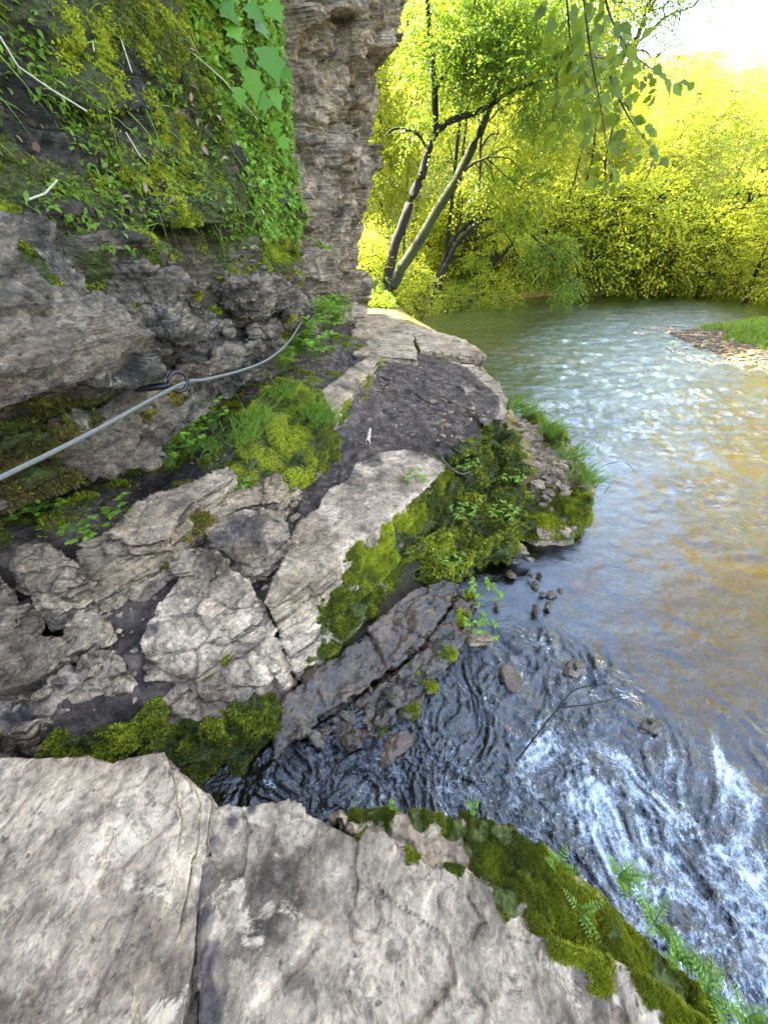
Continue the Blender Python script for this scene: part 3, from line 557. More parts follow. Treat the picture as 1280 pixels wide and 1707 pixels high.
rock('ledge_slab', 'low pale slab at the water side of the muddy hollow', [(695, 608, .42), (740, 604, .42), (790, 606, .42), (805, 622, .41), (832, 638, .4), (846, 665, .38), (842, 700, .38), (815, 722, .4), (795, 690, .44), (770, 645, .45), (720, 624, .44)], -.05, S, .015, .4, .04, 33, .01, 1, strat=.05, top_flat=.7, moss=bl((845, 690, .25, .25), (835, 730, .3, .2), (840, 650, .25, .2)), mud=bl((800, 690, .44, .3), (760, 640, .44, .2)))
rock('boulder', 'squat pale boulder at the foot of the cliff beside the path', [(548, 512, .82), (565, 502, .84), (595, 503, .84), (613, 514, .8), (612, 522, .76), (560, 520, .78)], .4, S, .018, .4, .06, 34, .02, 2, strat=.0, top_flat=.3, moss=bl((575, 540, .6, .2)))
rock('kerb_rock', 'narrow mossy kerb of rock along the left side of the path', [(520, 662, .72), (575, 618, .68), (622, 588, .62), (636, 592, .6), (602, 640, .62), (562, 682, .66), (530, 690, .7)], .4, LG, .012, .3, .03, 35, .01, 2, strat=.04, moss=bl((600, 640, .5, .2), (620, 610, .5, .25), (560, 685, .55, .2), (540, 700, .5, .15)), sidemoss=True)
rock('moss_bank', 'bulging moss covered bank with grass above the muddy path', [(378, 778, .76), (398, 725, .86), (425, 668, .92), (470, 625, .95), (530, 645, .88), (553, 690, .78), (545, 740, .68), (500, 785, .62), (455, 800, .64), (400, 803, .7)], .4, LG, .012, .3, .06, 36, .02, 5, strat=0, mossall=.85, top_flat=0, cat='moss bank')
rock('mossy_rock', 'dark mossy hump at the path edge dropping to the water', [(728, 770, .47), (765, 738, .62), (800, 716, .64), (848, 722, .58), (868, 760, .48), (868, 820, .25), (870, 880, .1), (820, 935, .06), (740, 955, .06), (700, 940, .15), (680, 900, .25), (700, 830, .38)], -.15, LG, .013, .2, .12, 37, .02, 3, strat=0, mossall=.9, top_flat=0, moss=None)
rock('mossy_rock', 'rounded mossy outcrop with gravelly top standing out in the river', [(852, 700, .3), (900, 688, .32), (945, 735, .3), (985, 790, .27), (988, 840, .2), (962, 878, .14), (900, 888, .14), (880, 870, .14), (868, 800, .2)], -.2, LG, .013, .3, .05, 38, .02, 4, strat=0, top_flat=.3, moss=bl((950, 830, .22, .3), (900, 860, .15, .25), (930, 730, .3, .22), (890, 695, .3, .2), (970, 860, .1, .3), (985, 790, .2, .2)), sidemoss=False)
rock('wet_slab', 'wet brown tilted slab with thin water running over it', [(470, 1165, .09), (520, 1120, .1), (600, 1060, .11), (680, 985, .12), (740, 962, .12), (768, 975, .11), (700, 1062, .085), (640, 1125, .07), (540, 1190, .05), (455, 1265, .03)], -.2, M['wet'], .01, .3, .04, 39, .01, 1, strat=.03, top_flat=.4)
rock('wet_slab', 'lower wet slab edged with a strip of dark moss', [(545, 1200, .03), (640, 1135, .05), (710, 1070, .06), (775, 985, .09), (800, 1000, .08), (770, 1070, .06), (730, 1130, .05), (690, 1190, .04), (620, 1225, .02), (560, 1240, .01)], -.2, M['wet'], .01, .25, .05, 40, .01, 1, strat=.03, top_flat=.3, moss=bl((790, 980, .08, .08), (775, 1030, .07, .08), (750, 1090, .06, .07), (720, 1140, .05, .06), (690, 1185, .04, .05), (640, 1215, .02, .05)), sidemoss=False)
rock('mossy_rock', 'low ledge under the layered rock thick with hanging moss', [(60, 1262, .14), (110, 1215, .24), (150, 1165, .3), (220, 1140, .32), (280, 1195, .17), (330, 1215, .12), (400, 1185, .14), (462, 1150, .14), (466, 1200, .06), (430, 1260, 0), (360, 1320, -.02), (260, 1300, 0), (150, 1275, .03)], -.2, LG, .011, .2, .07, 41, .02, 3, strat=0, mossall=.92, top_flat=0)
# foreground
rock('foreground_slab', 'large warm grey slab at bottom left with layered right edge', [(-260, 1275, .5), (0, 1258, .52), (95, 1262, .525), (140, 1258, .52), (190, 1268, .52), (240, 1255, .525), (272, 1250, .52), (282, 1272, .515), (297, 1310, .505), (300, 1370, .5), (290, 1440, .49), (262, 1530, .48), (232, 1640, .475), (205, 1760, .47), (120, 2150, .47), (-260, 2150, .45)], -.1, M['near'], .006, .3, .014, 51, .003, 2, strat=.014, top_flat=.35, cat='rock slab', layers=[([(240, 1258, .49), (290, 1272, .49), (318, 1300, .475), (332, 1340, .465), (326, 1400, .46), (312, 1500, .45), (285, 1620, .44), (262, 1760, .44), (180, 2150, .43), (-200, 2150, .43), (-200, 1400, .46)], -.1), ([(250, 1262, .47), (300, 1285, .465), (340, 1318, .45), (353, 1335, .44), (346, 1400, .43), (335, 1500, .42), (326, 1600, .41), (300, 1760, .4), (220, 2150, .4), (-200, 2150, .4), (-200, 1400, .4)], -.1)])
rock('foreground_slab', 'large cool grey slab at the bottom centre with mossy river side', [(352, 1347, .41), (380, 1335, .42), (410, 1342, .42), (445, 1342, .43), (480, 1338, .44), (530, 1358, .43), (580, 1385, .42), (640, 1400, .41), (720, 1440, .4), (780, 1450, .4), (835, 1480, .4), (880, 1545, .4), (1000, 1590, .4), (1100, 1640, .38), (1175, 1707, .37), (1260, 2100, .36), (330, 2150, .42), (332, 1700, .41), (340, 1500, .41)], -.1, M['neargrey'], .006, .3, .02, 52, .004, 2, strat=.018, top_flat=.3, cat='rock slab', moss=bl((1080, 1640, .37, .06), (850, 1490, .39, .06), (1000, 1600, .38, .05), (760, 1440, .4, .05), (690, 1415, .4, .04), (1150, 1700, .35, .1), (930, 1570, .38, .05), (600, 1390, .41, .03)), sidemoss=False, mud=bl((350, 1400, .41, .03), (342, 1460, .41, .028), (338, 1530, .41, .025), (345, 1600, .41, .03), (345, 1680, .41, .035), (385, 1370, .42, .03), (420, 1350, .42, .02)))
rock('mossy_ledge', 'lower ledge on the river side of the grey slab deep in yellow green moss', [(545, 1362, .37), (600, 1352, .36), (660, 1352, .35), (740, 1368, .34), (820, 1380, .32), (900, 1412, .31), (960, 1470, .3), (1050, 1540, .29), (1120, 1600, .28), (1200, 1690, .27), (1300, 1950, .25), (1150, 1950, .33), (1050, 1660, .35), (900, 1590, .37), (800, 1520, .38), (680, 1450, .39), (600, 1400, .39)], -.15, M['near'], .0075, .15, .03, 53, .01, 2, strat=.025, top_flat=.2, cat='rock ledge', moss=bl((600, 1350, .35, .045), (640, 1352, .35, .05), (700, 1362, .34, .06), (750, 1378, .33, .07), (800, 1395, .32, .09), (860, 1420, .32, .1), (850, 1470, .35, .07), (800, 1440, .36, .05), (920, 1490, .31, .11), (980, 1540, .3, .11), (900, 1540, .35, .06), (1060, 1590, .3, .11), (1130, 1650, .29, .12), (1200, 1750, .28, .14), (1000, 1500, .2, .14)), sidemoss=False)
#@@GEOM2
# ------------------------------------------------------------------ leaves, tufts and stems as real geometry
def unit(v): return v/(np.linalg.norm(v, axis=-1, keepdims=True)+1e-12)
def leafset(c, d, nrm, length, width, fold=.25, tint=None, kind='diamond'):
    """one folded leaf per row: base point c, direction d, face normal nrm"""
    n = len(c); d = unit(d); s = unit(np.cross(d, nrm)); u = np.cross(s, d)
    length = np.broadcast_to(length, n)[:, None]; width = np.broadcast_to(width, n)[:, None]
    if kind == 'diamond':
        pts = [c, c+d*length*.45+s*width*.5+u*width*fold, c+d*length, c+d*length*.45-s*width*.5+u*width*fold]
        F_ = np.array([[0, 1, 2, 3]])
    elif kind == 'oval':
        pts = [c, c+d*length*.28+s*width*.46+u*width*fold, c+d*length*.66+s*width*.38+u*width*fold*.8, c+d*length-u*length*.12,
               c+d*length*.66-s*width*.38+u*width*fold*.8, c+d*length*.28-s*width*.46+u*width*fold, c+d*length*.5]
        F_ = np.array([[0, 1, 6, 5], [1, 2, 6, 6], [2, 3, 4, 6], [4, 5, 6, 6]])
        F_ = np.array([[0, 1, 6, 5], [1, 2, 4, 6], [6, 4, 5, 5], [2, 3, 4, 4]])
        F_ = np.array([[0, 1, 6, 5], [1, 2, 4, 6], [2, 3, 4, 4]])
        F_ = np.array([[0, 1, 6, 6], [0, 6, 5, 5], [1, 2, 6, 6], [6, 4, 5, 5], [2, 3, 6, 6], [6, 3, 4, 4]])
        F_ = F_[:, :3]
    elif kind == 'lobed':
        ang = [0, .5, .8, 1.25, 1.6, 2.2, 2.7]; rad = [.1, .62, .34, .62, .4, .75, .5]
        pts = [c+d*length*.35]
        L = [(-.0, .0), (.08, .42), (.3, .3), (.45, .5), (.62, .24), (1.0, .0), (.62, -.24), (.45, -.5), (.3, -.3), (.08, -.42)]
        for a_, b_ in L: pts.append(c+d*length*a_+s*width*b_+u*width*fold*abs(b_))
        F_ = np.array([[0, i, i % 10+1] for i in range(1, 11)])
    k = len(pts); V = np.stack(pts, 1).reshape(-1, 3)
    Fc = (np.arange(n)[:, None, None]*k+F_[None]).reshape(-1, F_.shape[1])
    t = rng.random(n) if tint is None else np.broadcast_to(tint, n)
    return V, Fc, np.repeat(t, k)
def blades(c, d, length, width, bend, tint=None, seg=3):
    """curved grass blades: strips of quads drooping by bend"""
    n = len(c); d = unit(d); s = unit(np.cross(d, rng.normal(size=(n, 3)))); length = np.broadcast_to(length, n)[:, None]; width = np.broadcast_to(width, n)[:, None]
    bend = np.broadcast_to(bend, n)[:, None]; V = []
    for k in range(seg+1):
        t = k/seg; p = c+d*length*t+np.array([0, 0, -1])*bend*length*t*t; ww = width*(1-t)**.7*.5+width*.02
        V += [p-s*ww, p+s*ww]
    k = 2*(seg+1); V = np.stack(V, 1).reshape(-1, 3)
    F_ = np.array([[2*j, 2*j+1, 2*j+3, 2*j+2] for j in range(seg)])
    Fc = (np.arange(n)[:, None, None]*k+F_[None]).reshape(-1, 4)
    t = rng.random(n) if tint is None else np.broadcast_to(tint, n)
    return V, Fc, np.repeat(t, k)
def tubes(P, r, sides=4):
    """P: (n, m, 3) polylines, r: (n, m) radii"""
    n, m, _ = P.shape; T = unit(np.gradient(P, axis=1)); ref = np.where(np.abs(T[..., 2:3]) > .9, np.array([1., 0, 0]), np.array([0, 0, 1.]))
    a = unit(np.cross(T, ref)); b = np.cross(T, a); ang = np.arange(sides)/sides*2*pi
    V = P[:, :, None, :]+r[:, :, None, None]*(a[:, :, None, :]*np.cos(ang)[None, None, :, None]+b[:, :, None, :]*np.sin(ang)[None, None, :, None])
    i = np.arange(n*m*sides).reshape(n, m, sides); j = np.roll(i, -1, 2)
    Fc = np.stack([i[:, :-1], j[:, :-1], j[:, 1:], i[:, 1:]], -1).reshape(-1, 4)
    return V.reshape(-1, 3), Fc
def join(parts):
    V, Fs, T, o = [], [], [], 0
    for v, f, t in parts: V.append(v); Fs.append(f+o); T.append(t); o += len(v)
    return np.vstack(V), np.vstack(Fs), np.concatenate(T)
def sample(reg, n, lo=.5, cond=None, hi=None):
    V, Fc, N, m = reg; q = V[Fc].mean(1); fm = m[Fc].mean(1); fn = unit(N[Fc].mean(1))
    ar = .5*np.linalg.norm(np.cross(V[Fc[:, 2]]-V[Fc[:, 0]], V[Fc[:, 3]]-V[Fc[:, 1]]), axis=1)
    wgt = ar*np.clip((fm-lo+.06)/.4, 0, 1)
    if cond is not None: wgt = wgt*cond(q, fn)
    if wgt.sum() <= 0: return np.zeros((0, 3)), np.zeros((0, 3)), 0
    area = wgt.sum()
    i = rng.choice(len(q), n, p=wgt/area)
    a_, b_ = rng.random((2, n, 1)); p = (V[Fc[i, 0]]*(1-a_)+V[Fc[i, 1]]*a_)*(1-b_)+(V[Fc[i, 3]]*(1-a_)+V[Fc[i, 2]]*a_)*b_
    return p, fn[i], area
def moss_obj(label, regs, dens, size, mat='moss', droop=.5, lo=.45, cond=None, maxn=60000, per=4, cat='moss'):
    parts = []
    for reg in regs:
        _, _, ar = sample(reg, 1, lo, cond)
        n = int(min(maxn, ar*dens))
        if n < 3: continue
        p, N, _ = sample(reg, n, lo, cond)
        cl = fbm(p*11, 3, 77); keep = cl > -.22; p, N, cl = p[keep], N[keep], cl[keep]
        p = np.repeat(p, per, 0); N = np.repeat(N, per, 0); cl = np.repeat(cl, per)
        d = N*.8+rng.normal(size=p.shape)*.65+np.array([0, 0, -1])*droop*(1-np.clip(N[:, 2:3], 0, 1))
        ln = size*(.6+.9*rng.random(len(p)))*(1+.8*np.clip(cl, -.3, .6)); nr = unit(N+rng.normal(size=p.shape)*.6)
        tint = np.clip(.42+.9*cl+.5*vn(p*2.5, 78)+rng.normal(size=len(p))*.22, 0, 1)
        v, f, t = leafset(p-N*size*.1, d, nr, ln, ln*.34, .1, tint)
        parts.append((v, f, t))
    V, Fc, T = join(parts)
    o = mesh('moss', V, Fc, M[mat], attrs={'tint': T}, smooth=False)
    return tag(o, label, cat, kind='stuff')
side = lambda q, n: np.clip(1.2-n[:, 2], .15, 1)
moss_obj('yellow green moss covering the river side ledge of the grey foreground slab', REG['mossy_ledge']+REG['foreground_slab'][1:], 170000, .007, droop=.2, maxn=80000)
moss_obj('hanging moss on the low ledge under the layered pale rock', [r for r in REG['mossy_rock'][2:]]+REG['stepped_rock'], 60000, .013, droop=.9, maxn=55000)
moss_obj('moss curtain down the side of the long pale slab and the hump beyond it', [REG['ledge_slab'][0]]+REG['mossy_rock'][:1], 60000, .016, droop=.9, maxn=85000)
moss_obj('moss on the river outcrop and the wet slabs', REG['mossy_rock'][1:2]+REG['wet_slab'], 26000, .016, droop=.4, maxn=36000)
moss_obj('moss on the bank, kerb and rims of the far slabs along the path', REG['moss_bank']+REG['kerb_rock']+REG['ledge_slab'][1:]+REG['boulder'][1:], 48000, .0125, droop=.7, maxn=80000)
moss_obj('moss cushions on the dark rocks of the lower wall', REG['boulder'][:1]+REG['rock'], 36000, .014, droop=.5, maxn=14000)
moss_obj('bright moss hanging over the rock wall on the left', REG['rock_wall'], 52000, .0165, droop=.9, lo=.42, maxn=210000, cond=lambda q, n: (q[:, 1] > 1.3)*(q[:, 2] < 4.8)*(q[:, 2] > 1.15)*sstep(-.2, .3, fbm(q*2.5, 3, 55)+.15*(q[:, 2] < 2.4)))
moss_obj('brown dry moss under the overhang of the rock wall', REG['rock_wall']+REG['rock'], 20000, .022, mat='mossdry', droop=.9, lo=.4, maxn=26000, cond=lambda q, n: (q[:, 2] < 1.75)*(q[:, 1] > 1.2)*sstep(-.3, .2, fbm(q*3, 3, 56)))
moss_obj('thin moss on the soil of the dark hollow under the wall', [REGP], 9000, .02, droop=.2, lo=.3, maxn=16000, cond=lambda q, n: (q[:, 1] > .9)*(q[:, 1] < 9)*(q[:, 0] > -2.3))
# small herbs, dead leaves and dry stems on the earthy bank
def herb_stuff(label, name, p, N, size, mat, per=3, cat='herbs', kind='oval', droop=.3):
    p = np.repeat(p, per, 0); N = np.repeat(N, per, 0); n = len(p)
    d = unit(N*.7+rng.normal(size=p.shape)*.7+np.array([0, 0, .15-droop]))
    nr = unit(N*.5+np.array([.2, -.2, .8])+rng.normal(size=p.shape)*.3); ln = size*(.5+.9*rng.random(n))
    v, f, t = leafset(p+N*.01, d, nr, ln, ln*.55, .15, kind=kind)
    return tag(mesh(name, v, f, M[mat], attrs={'tint': t}), label, cat, kind='stuff')
up_ = lambda q, n: (q[:, 2] > 1.95)*(q[:, 1] > 2)*(q[:, 2] < 4.8)
W_ = REG['rock_wall'][0]; Wm = (W_[0], W_[1], W_[2], np.ones(len(W_[0])))
p, N, _ = sample(Wm, 6000, .1, lambda q, n: up_(q, n)*sstep(-.15, .35, fbm(q*2.2+5, 3, 91))); herb_stuff('small round green leaves growing all over the earthy bank', 'herb_leaves', p, N, .034, 'leaf', 2)
p, N, _ = sample(Wm, 5200, .1, lambda q, n: (q[:, 2] > 2)*(q[:, 1] > 4.1)*(q[:, 1] < 5.6)*(q[:, 2] < 4.8)); herb_stuff('fresh bright herbs crowding the outer edge of the bank', 'herb_leaves', p, N, .05, 'herb', 3, kind='diamond')
p, N, _ = sample(Wm, 420, .1, lambda q, n: up_(q, n)*sstep(.0, .4, fbm(q*2+9, 3, 92))); herb_stuff('dry brown fallen leaves caught on the earthy bank', 'dead_leaves', p, N, .055, 'dead', 1, 'dead leaves')
p, N, _ = sample(Wm, 1500, .1, lambda q, n: up_(q, n)); v, f, t = blades(p, unit(N*.5+rng.normal(size=p.shape)*.5+np.array([.3, 0, -.2])), .08+.16*rng.random(len(p)), .006, .5)
tag(mesh('grass_blades', v, f, M['grass'], attrs={'tint': t}), 'thin green grass blades drooping down the earthy bank', 'grass', kind='stuff')
# individual plants ---------------------------------------------------
def stems_to(base, tips, r0=.0025, sag=.0, m=6):
    t = np.linspace(0, 1, m)[None, :, None]; b = np.broadcast_to(base, tips.shape)[:, None, :]
    P = b*(1-t)+tips[:, None, :]*t; P = P+np.array([0, 0, 1])*(t*(1-t))*sag
    return P, np.linspace(r0, r0*.5, m)[None, :]*np.ones((len(tips), 1))
def herb(loc, n, spread, hgt, size, mat, label, group=None, lean=(0, 0, 0), kind='lobed', cat='plant', name='leafy_plant', per=3, aspect=.9):
    root = empty(name, tuple(loc), label, cat, group); loc = np.array(loc, float)
    az = rng.random(n)*2*pi; rr_ = spread*np.sqrt(rng.random(n))
    tips = loc+np.column_stack([rr_*np.cos(az), rr_*np.sin(az), hgt*(.4+.7*rng.random(n))])+np.array(lean)*(.5+rng.random((n, 1)))
    P, r = stems_to(loc+rng.normal(size=(n, 3))*np.array([.02, .02, 0])*1.0, tips, .0016, .05)
    V, Fc = tubes(P, r, 4); mesh('stem', V, Fc, M['grass'], root, attrs={'tint': np.full(len(V), .4)})
    out = unit(tips-loc)*np.array([1, 1, .2]); c = np.repeat(tips, per, 0); o2 = np.repeat(out, per, 0)
    k = np.tile(np.arange(per), n)-(per-1)/2; ang = k*(1.1 if per > 1 else 0); ca, sa = np.cos(ang), np.sin(ang)
    d = np.column_stack([o2[:, 0]*ca-o2[:, 1]*sa, o2[:, 0]*sa+o2[:, 1]*ca, o2[:, 2]-.1]); d += rng.normal(size=d.shape)*.12
    nr = unit(np.array([.1, -.15, 1])+rng.normal(size=d.shape)*.22); ln = size*(.65+.6*rng.random(len(c)))
    v, f, t = leafset(c, d, nr, ln, ln*aspect, .12, kind=kind)
    mesh('foliage', v, f, M[mat], root, attrs={'tint': t}); return root
def grass_tuft(loc, n, spread, ln, label, group=None, lean=(0, 0, 0), mat='grass', wd=.006, bend=.5, name='grass_tuft'):
    loc = np.array(loc, float); p = loc+rng.normal(size=(n, 3))*np.array([spread, spread, .01])
    d = np.column_stack([rng.normal(size=(n, 2))*.45, .7+.5*rng.random(n)])+np.array(lean)
    v, f, t = blades(p, d, ln*(.5+.8*rng.random(n)), wd, bend*(.5+rng.random(n)), seg=5)
    return tag(mesh(name, v, f, M[mat], attrs={'tint': t}), label, 'grass tuft', group)
def fern(loc, n, ln, label, lean=(0, 0, 0), size=.05, mat='herb', group=None, name='fern', pairs=12, droopf=.5):
    root = empty(name, tuple(loc), label, 'fern', group); loc = np.array(loc, float); az = rng.random(n)*2*pi; m = pairs+2
    d = unit(np.column_stack([np.cos(az), np.sin(az), .6+.5*rng.random(n)])+np.array(lean)); L_ = ln*(.6+.6*rng.random(n))
    t = np.linspace(0, 1, m)[None, :, None]; P = loc+d[:, None, :]*L_[:, None, None]*t+np.array([0, 0, -1])*droopf*L_[:, None, None]*t*t
    V, Fc = tubes(P, np.linspace(.0022, .0008, m)[None, :]*np.ones((n, 1)), 4); mesh('stem', V, Fc, M['grass'], root, attrs={'tint': np.full(len(V), .5)})
    T = unit(np.gradient(P, axis=1)); up = np.array([0, 0, 1.]); sd2 = unit(np.cross(T, up)); cs = []; ds = []; ls = []; ns = []
    for sgn in (1, -1):
        for k in range(1, m):
            cs.append(P[:, k]); ds.append(sd2[:, k]*sgn+T[:, k]*.5-up*.1); ls.append(np.full(n, size*(1-(k/m)**2)*min(1, .4+k*.3))); ns.append(unit(np.cross(sd2[:, k], T[:, k])))
    c, d, l_, nn = map(np.concatenate, (cs, ds, ls, ns)); nn = nn+rng.normal(size=nn.shape)*.15
    v, f, t = leafset(c, d, nn, l_, l_*.42, .1, kind='diamond'); mesh('frond', v, f, M[mat], root, attrs={'tint': t}); return root
# herbs on the bank between wall and path
for (px, py, z, n, sp, h_, sz, lab) in [
    (285, 775, .8, 46, .13, .2, .036, 'leafy herb in the dark hollow under the cable, nearest to the terrace slab'),
    (320, 750, .82, 46, .13, .2, .036, 'clump of pale green toothed herb left of the grass under the cable'),
    (355, 715, .88, 40, .13, .22, .036, 'light green herb just below where the cable passes its ring'),
    (345, 700, .9, 30, .11, .16, .034, 'small herb tucked against the shelf of rock behind the long grass'),
    (400, 815, .66, 14, .06, .06, .034, 'little herb with roundish leaves in the gap right of the terrace slab'),
    (145, 890, .76, 24, .11, .05, .028, 'low trailing herb on the soil beside the blocky grey rock'),
    (200, 855, .8, 10, .1, .06, .035, 'tiny herb with a bent pale stem on the terrace slab'),
    (60, 850, .82, 30, .16, .04, .026, 'flat creeping herb in shade under the overhang'),
    (470, 615, .95, 50, .17, .2, .042, 'leafy herb rising behind the moss bank beside the cable'),
    (500, 590, .9, 44, .17, .22, .045, 'dark green herb at the foot of the wall corner')]:
    herb(PZ(px, py, z), n, sp, h_, sz, 'herb', lab, 'herbs on the bank between wall and path')
for (px, py, z, n, sp, h_, lab) in [
    (545, 560, .85, 90, .3, .4, 'bright green bushy herb beside the narrow part of the path'),
    (560, 535, .85, 60, .25, .35, 'bright herb in front of the squat pale boulder'),
    (525, 600, .85, 34, .25, .25, 'broad leaved dark herb behind the mossy kerb'),
    (505, 575, 1.0, 24, .2, .25, 'herb climbing against the lower corner of the wall')]:
    herb(PZ(px, py, z), n, sp, h_, .09, 'herb', lab, 'herbs beside the path', kind='diamond', aspect=.5, per=5)
for (px, py, z, n, ln, lab) in [
    (400, 730, .86, 130, .26, 'long grass tuft arching over the moss bank below the cable'),
    (430, 700, .9, 120, .26, 'dense grass tuft in the middle of the moss bank'),
    (470, 660, .93, 120, .28, 'grass tuft near the upper end of the moss bank'),
    (520, 690, .86, 150, .3, 'grass tuft hanging over the path side of the moss bank'),
    (540, 700, .78, 120, .22, 'short grass fringe at the right rim of the moss bank'),
    (345, 745, .82, 110, .2, 'thin grass tuft among the herbs under the cable')]:
    grass_tuft(PZ(px, py, z), n, .07, ln, lab, 'grass tufts on the moss bank', lean=(.35, -.2, 0))
fern(PX(535, 415, -.92)+np.array([0, 0, 0]), 7, .3, 'little fern sprouting from the outer edge of the wall', lean=(.8, -.2, -.1), size=.08)
fern(PX(497, 395, -1.02), 6, .28, 'fern hanging below the moss at the wall corner', lean=(.8, -.3, -.2), size=.08)
# big bright leaves hanging at the outer edge of the bank
for i, (px, py, X_, sz, dx, lab) in enumerate([(365, 20, -1.3, .2, 0, 'upper left of the big bright leaves hanging over the bank'), (415, 30, -1.15, .18, 0, 'bright lobed leaf at the top edge right of the tallest stem'), (440, 60, -1.08, .2, 0, 'big glowing lobed leaf near the top of the bank edge'),
        (445, 110, -1.02, .26, 0, 'broadest glowing lobed leaf standing out before the cliff'), (420, 140, -1.08, .2, 0, 'lobed bright leaf just below the broadest one'), (455, 165, -1.0, .15, 0, 'small pointed bright leaf hanging before the cliff'),
        (450, 30, -1.0, .2, 0, 'bright leaf at the picture top nearest to the cliff'), (395, 95, -1.2, .15, 0, 'bright leaf in the middle of the leafy stems'), (468, 240, -.97, .12, 0, 'lowest bright leaf on the bank edge'), (460, 215, -.98, .12, 0, 'narrow bright leaf above the lowest one'), (385, 60, -1.25, .16, 0, 'bright leaf half hidden behind the stems at the top'), (430, 185, -1.08, .14, 0, 'bright leaf under the middle of the hanging stems'), (472, 130, -.96, .13, 0, 'bright leaf sticking out farthest to the right'), (400, 160, -1.15, .12, 0, 'smallish bright leaf deep in the herbs'), (350, 60, -1.4, .13, 0, 'leftmost bright lobed leaf at the top')]):
    loc = PX(px, py, X_+.12); root = empty('broad_leaf_plant', tuple(loc), lab, 'leaf plant', 'big bright leaves at the bank edge')
    d = np.array([[.35, -.15, -.8]])+rng.normal(size=(1, 3))*.28; nr = np.array([[.5, -.85, .25]])+rng.normal(size=(1, 3))*.15
    v, f, t = leafset(loc[None]+[[0, 0, sz*.4]], d, nr, sz*.95, sz*1.0, .08, kind='lobed'); mesh('leaf', v, f, M['bright'], root, attrs={'tint': t})
    P, r = stems_to(loc-np.array([.25, -.02, .1+.1*rng.random()]), loc[None], .003, .12); V, Fc = tubes(P, r, 5); mesh('stem', V, Fc, M['grass'], root, attrs={'tint': np.full(len(V), .6)})
# dry stems on the bank
for i, (pts, lab) in enumerate([([(0, 60, -1.75), (30, 110, -1.72), (80, 145, -1.68), (145, 185, -1.6)], 'long pale dry stem lying across the upper left of the bank'),
        ([(135, 0, -1.75), (150, 40, -1.72), (157, 85, -1.68)], 'short upright dry stem near the top left'), ([(180, 0, -1.72), (200, 60, -1.65), (220, 120, -1.58)], 'straight dry stem slanting at the top of the bank'),
        ([(210, 0, -1.7), (270, 45, -1.55), (330, 95, -1.4), (370, 130, -1.3), (430, 200, -1.1)], 'longest dry stem reaching towards the bright leaves'), ([(48, 332, -1.6), (75, 322, -1.58), (95, 300, -1.57)], 'hooked dry twig just above the big boulder'),
        ([(210, 220, -1.55), (235, 262, -1.5)], 'thin dry stalk in the middle of the bank')]):
    P = np.array([[PX(a_, b_, c_+.1) for a_, b_, c_ in pts]]); V, Fc = tubes(P, np.full(P.shape[:2], .0045), 5)
    tag(mesh('dry_stem', V, Fc, M['straw']), lab, 'dry stem', 'dry stems on the bank')
# foreground plants on the mossy ledge
for (px, py, z, n, ln, sz, lab) in [
    (930, 1450, .3, 7, .1, .02, 'feathery herb at the upper end of the foreground moss beside the rapids'), (965, 1520, .32, 6, .09, .018, 'feathery herb lying flat on the moss in the middle of the ledge'), (1030, 1460, .26, 9, .12, .024, 'tallest feathery herb leaning over the white water'),
    (1090, 1540, .25, 9, .12, .024, 'pale green feathery herb over the rapids between two others'), (1130, 1600, .25, 10, .12, .022, 'dense feathery herb hanging from the moss towards the corner'), (1180, 1660, .24, 10, .12, .022, 'feathery herb spilling down near the lower right corner'), (1240, 1700, .22, 12, .13, .022, 'feathery herb filling the lower right corner'),
    (790, 1350, .33, 5, .06, .014, 'small sprig of herb rising from the far rim of the foreground moss'), (655, 1345, .35, 4, .04, .012, 'smallest sprig at the far rim of the foreground moss')]:
    fern(PZ(px, py, z), n, ln, lab, lean=(.35, -.1, .1), size=sz, group='feathery herbs on the foreground moss', name='feathery_herb', pairs=7, droopf=.3)
# river outcrop grass and herbs among wet slabs
for (px, py, z, n, ln, lab) in [(880, 690, .32, 110, .3, 'grass tuft at the upstream end of the river outcrop'), (915, 720, .34, 150, .3, 'thick grass tuft on the crown of the river outcrop'), (950, 760, .32, 110, .26, 'grass tuft leaning to the water on the river outcrop'), (975, 800, .28, 110, .26, 'sparse tall blades at the tip of the river outcrop'), (860, 680, .36, 110, .26, 'slender seeding grass near the lower slab')]:
    grass_tuft(PZ(px, py, z), n, .07, ln, lab, 'grass tufts on the river outcrop', lean=(.25, 0, 0), wd=.008)
for (px, py, z, n, lab) in [(765, 860, .3, 8, 'small pale herb half way down the moss curtain'), (830, 860, .25, 8, 'herb sprig right of the mossy hump'), (740, 940, .14, 8, 'pale herb at the top of the wet slab'), (800, 990, .12, 9, 'herb on the strip of dark moss by the stones'), (790, 1040, .1, 7, 'lowest herb beside the wet slabs'), (690, 800, .45, 8, 'sprig on the moss just under the pale slab'), (845, 800, .36, 8, 'sprig on the hump facing the river outcrop'), (770, 780, .45, 7, 'sprig near the tree root at the path edge')]:
    herb(PZ(px, py, z), n*2, .1, .08, .036, 'herb', lab, 'small herbs over the stream', kind='oval', per=3, aspect=.5, lean=(.03, -.03, 0))
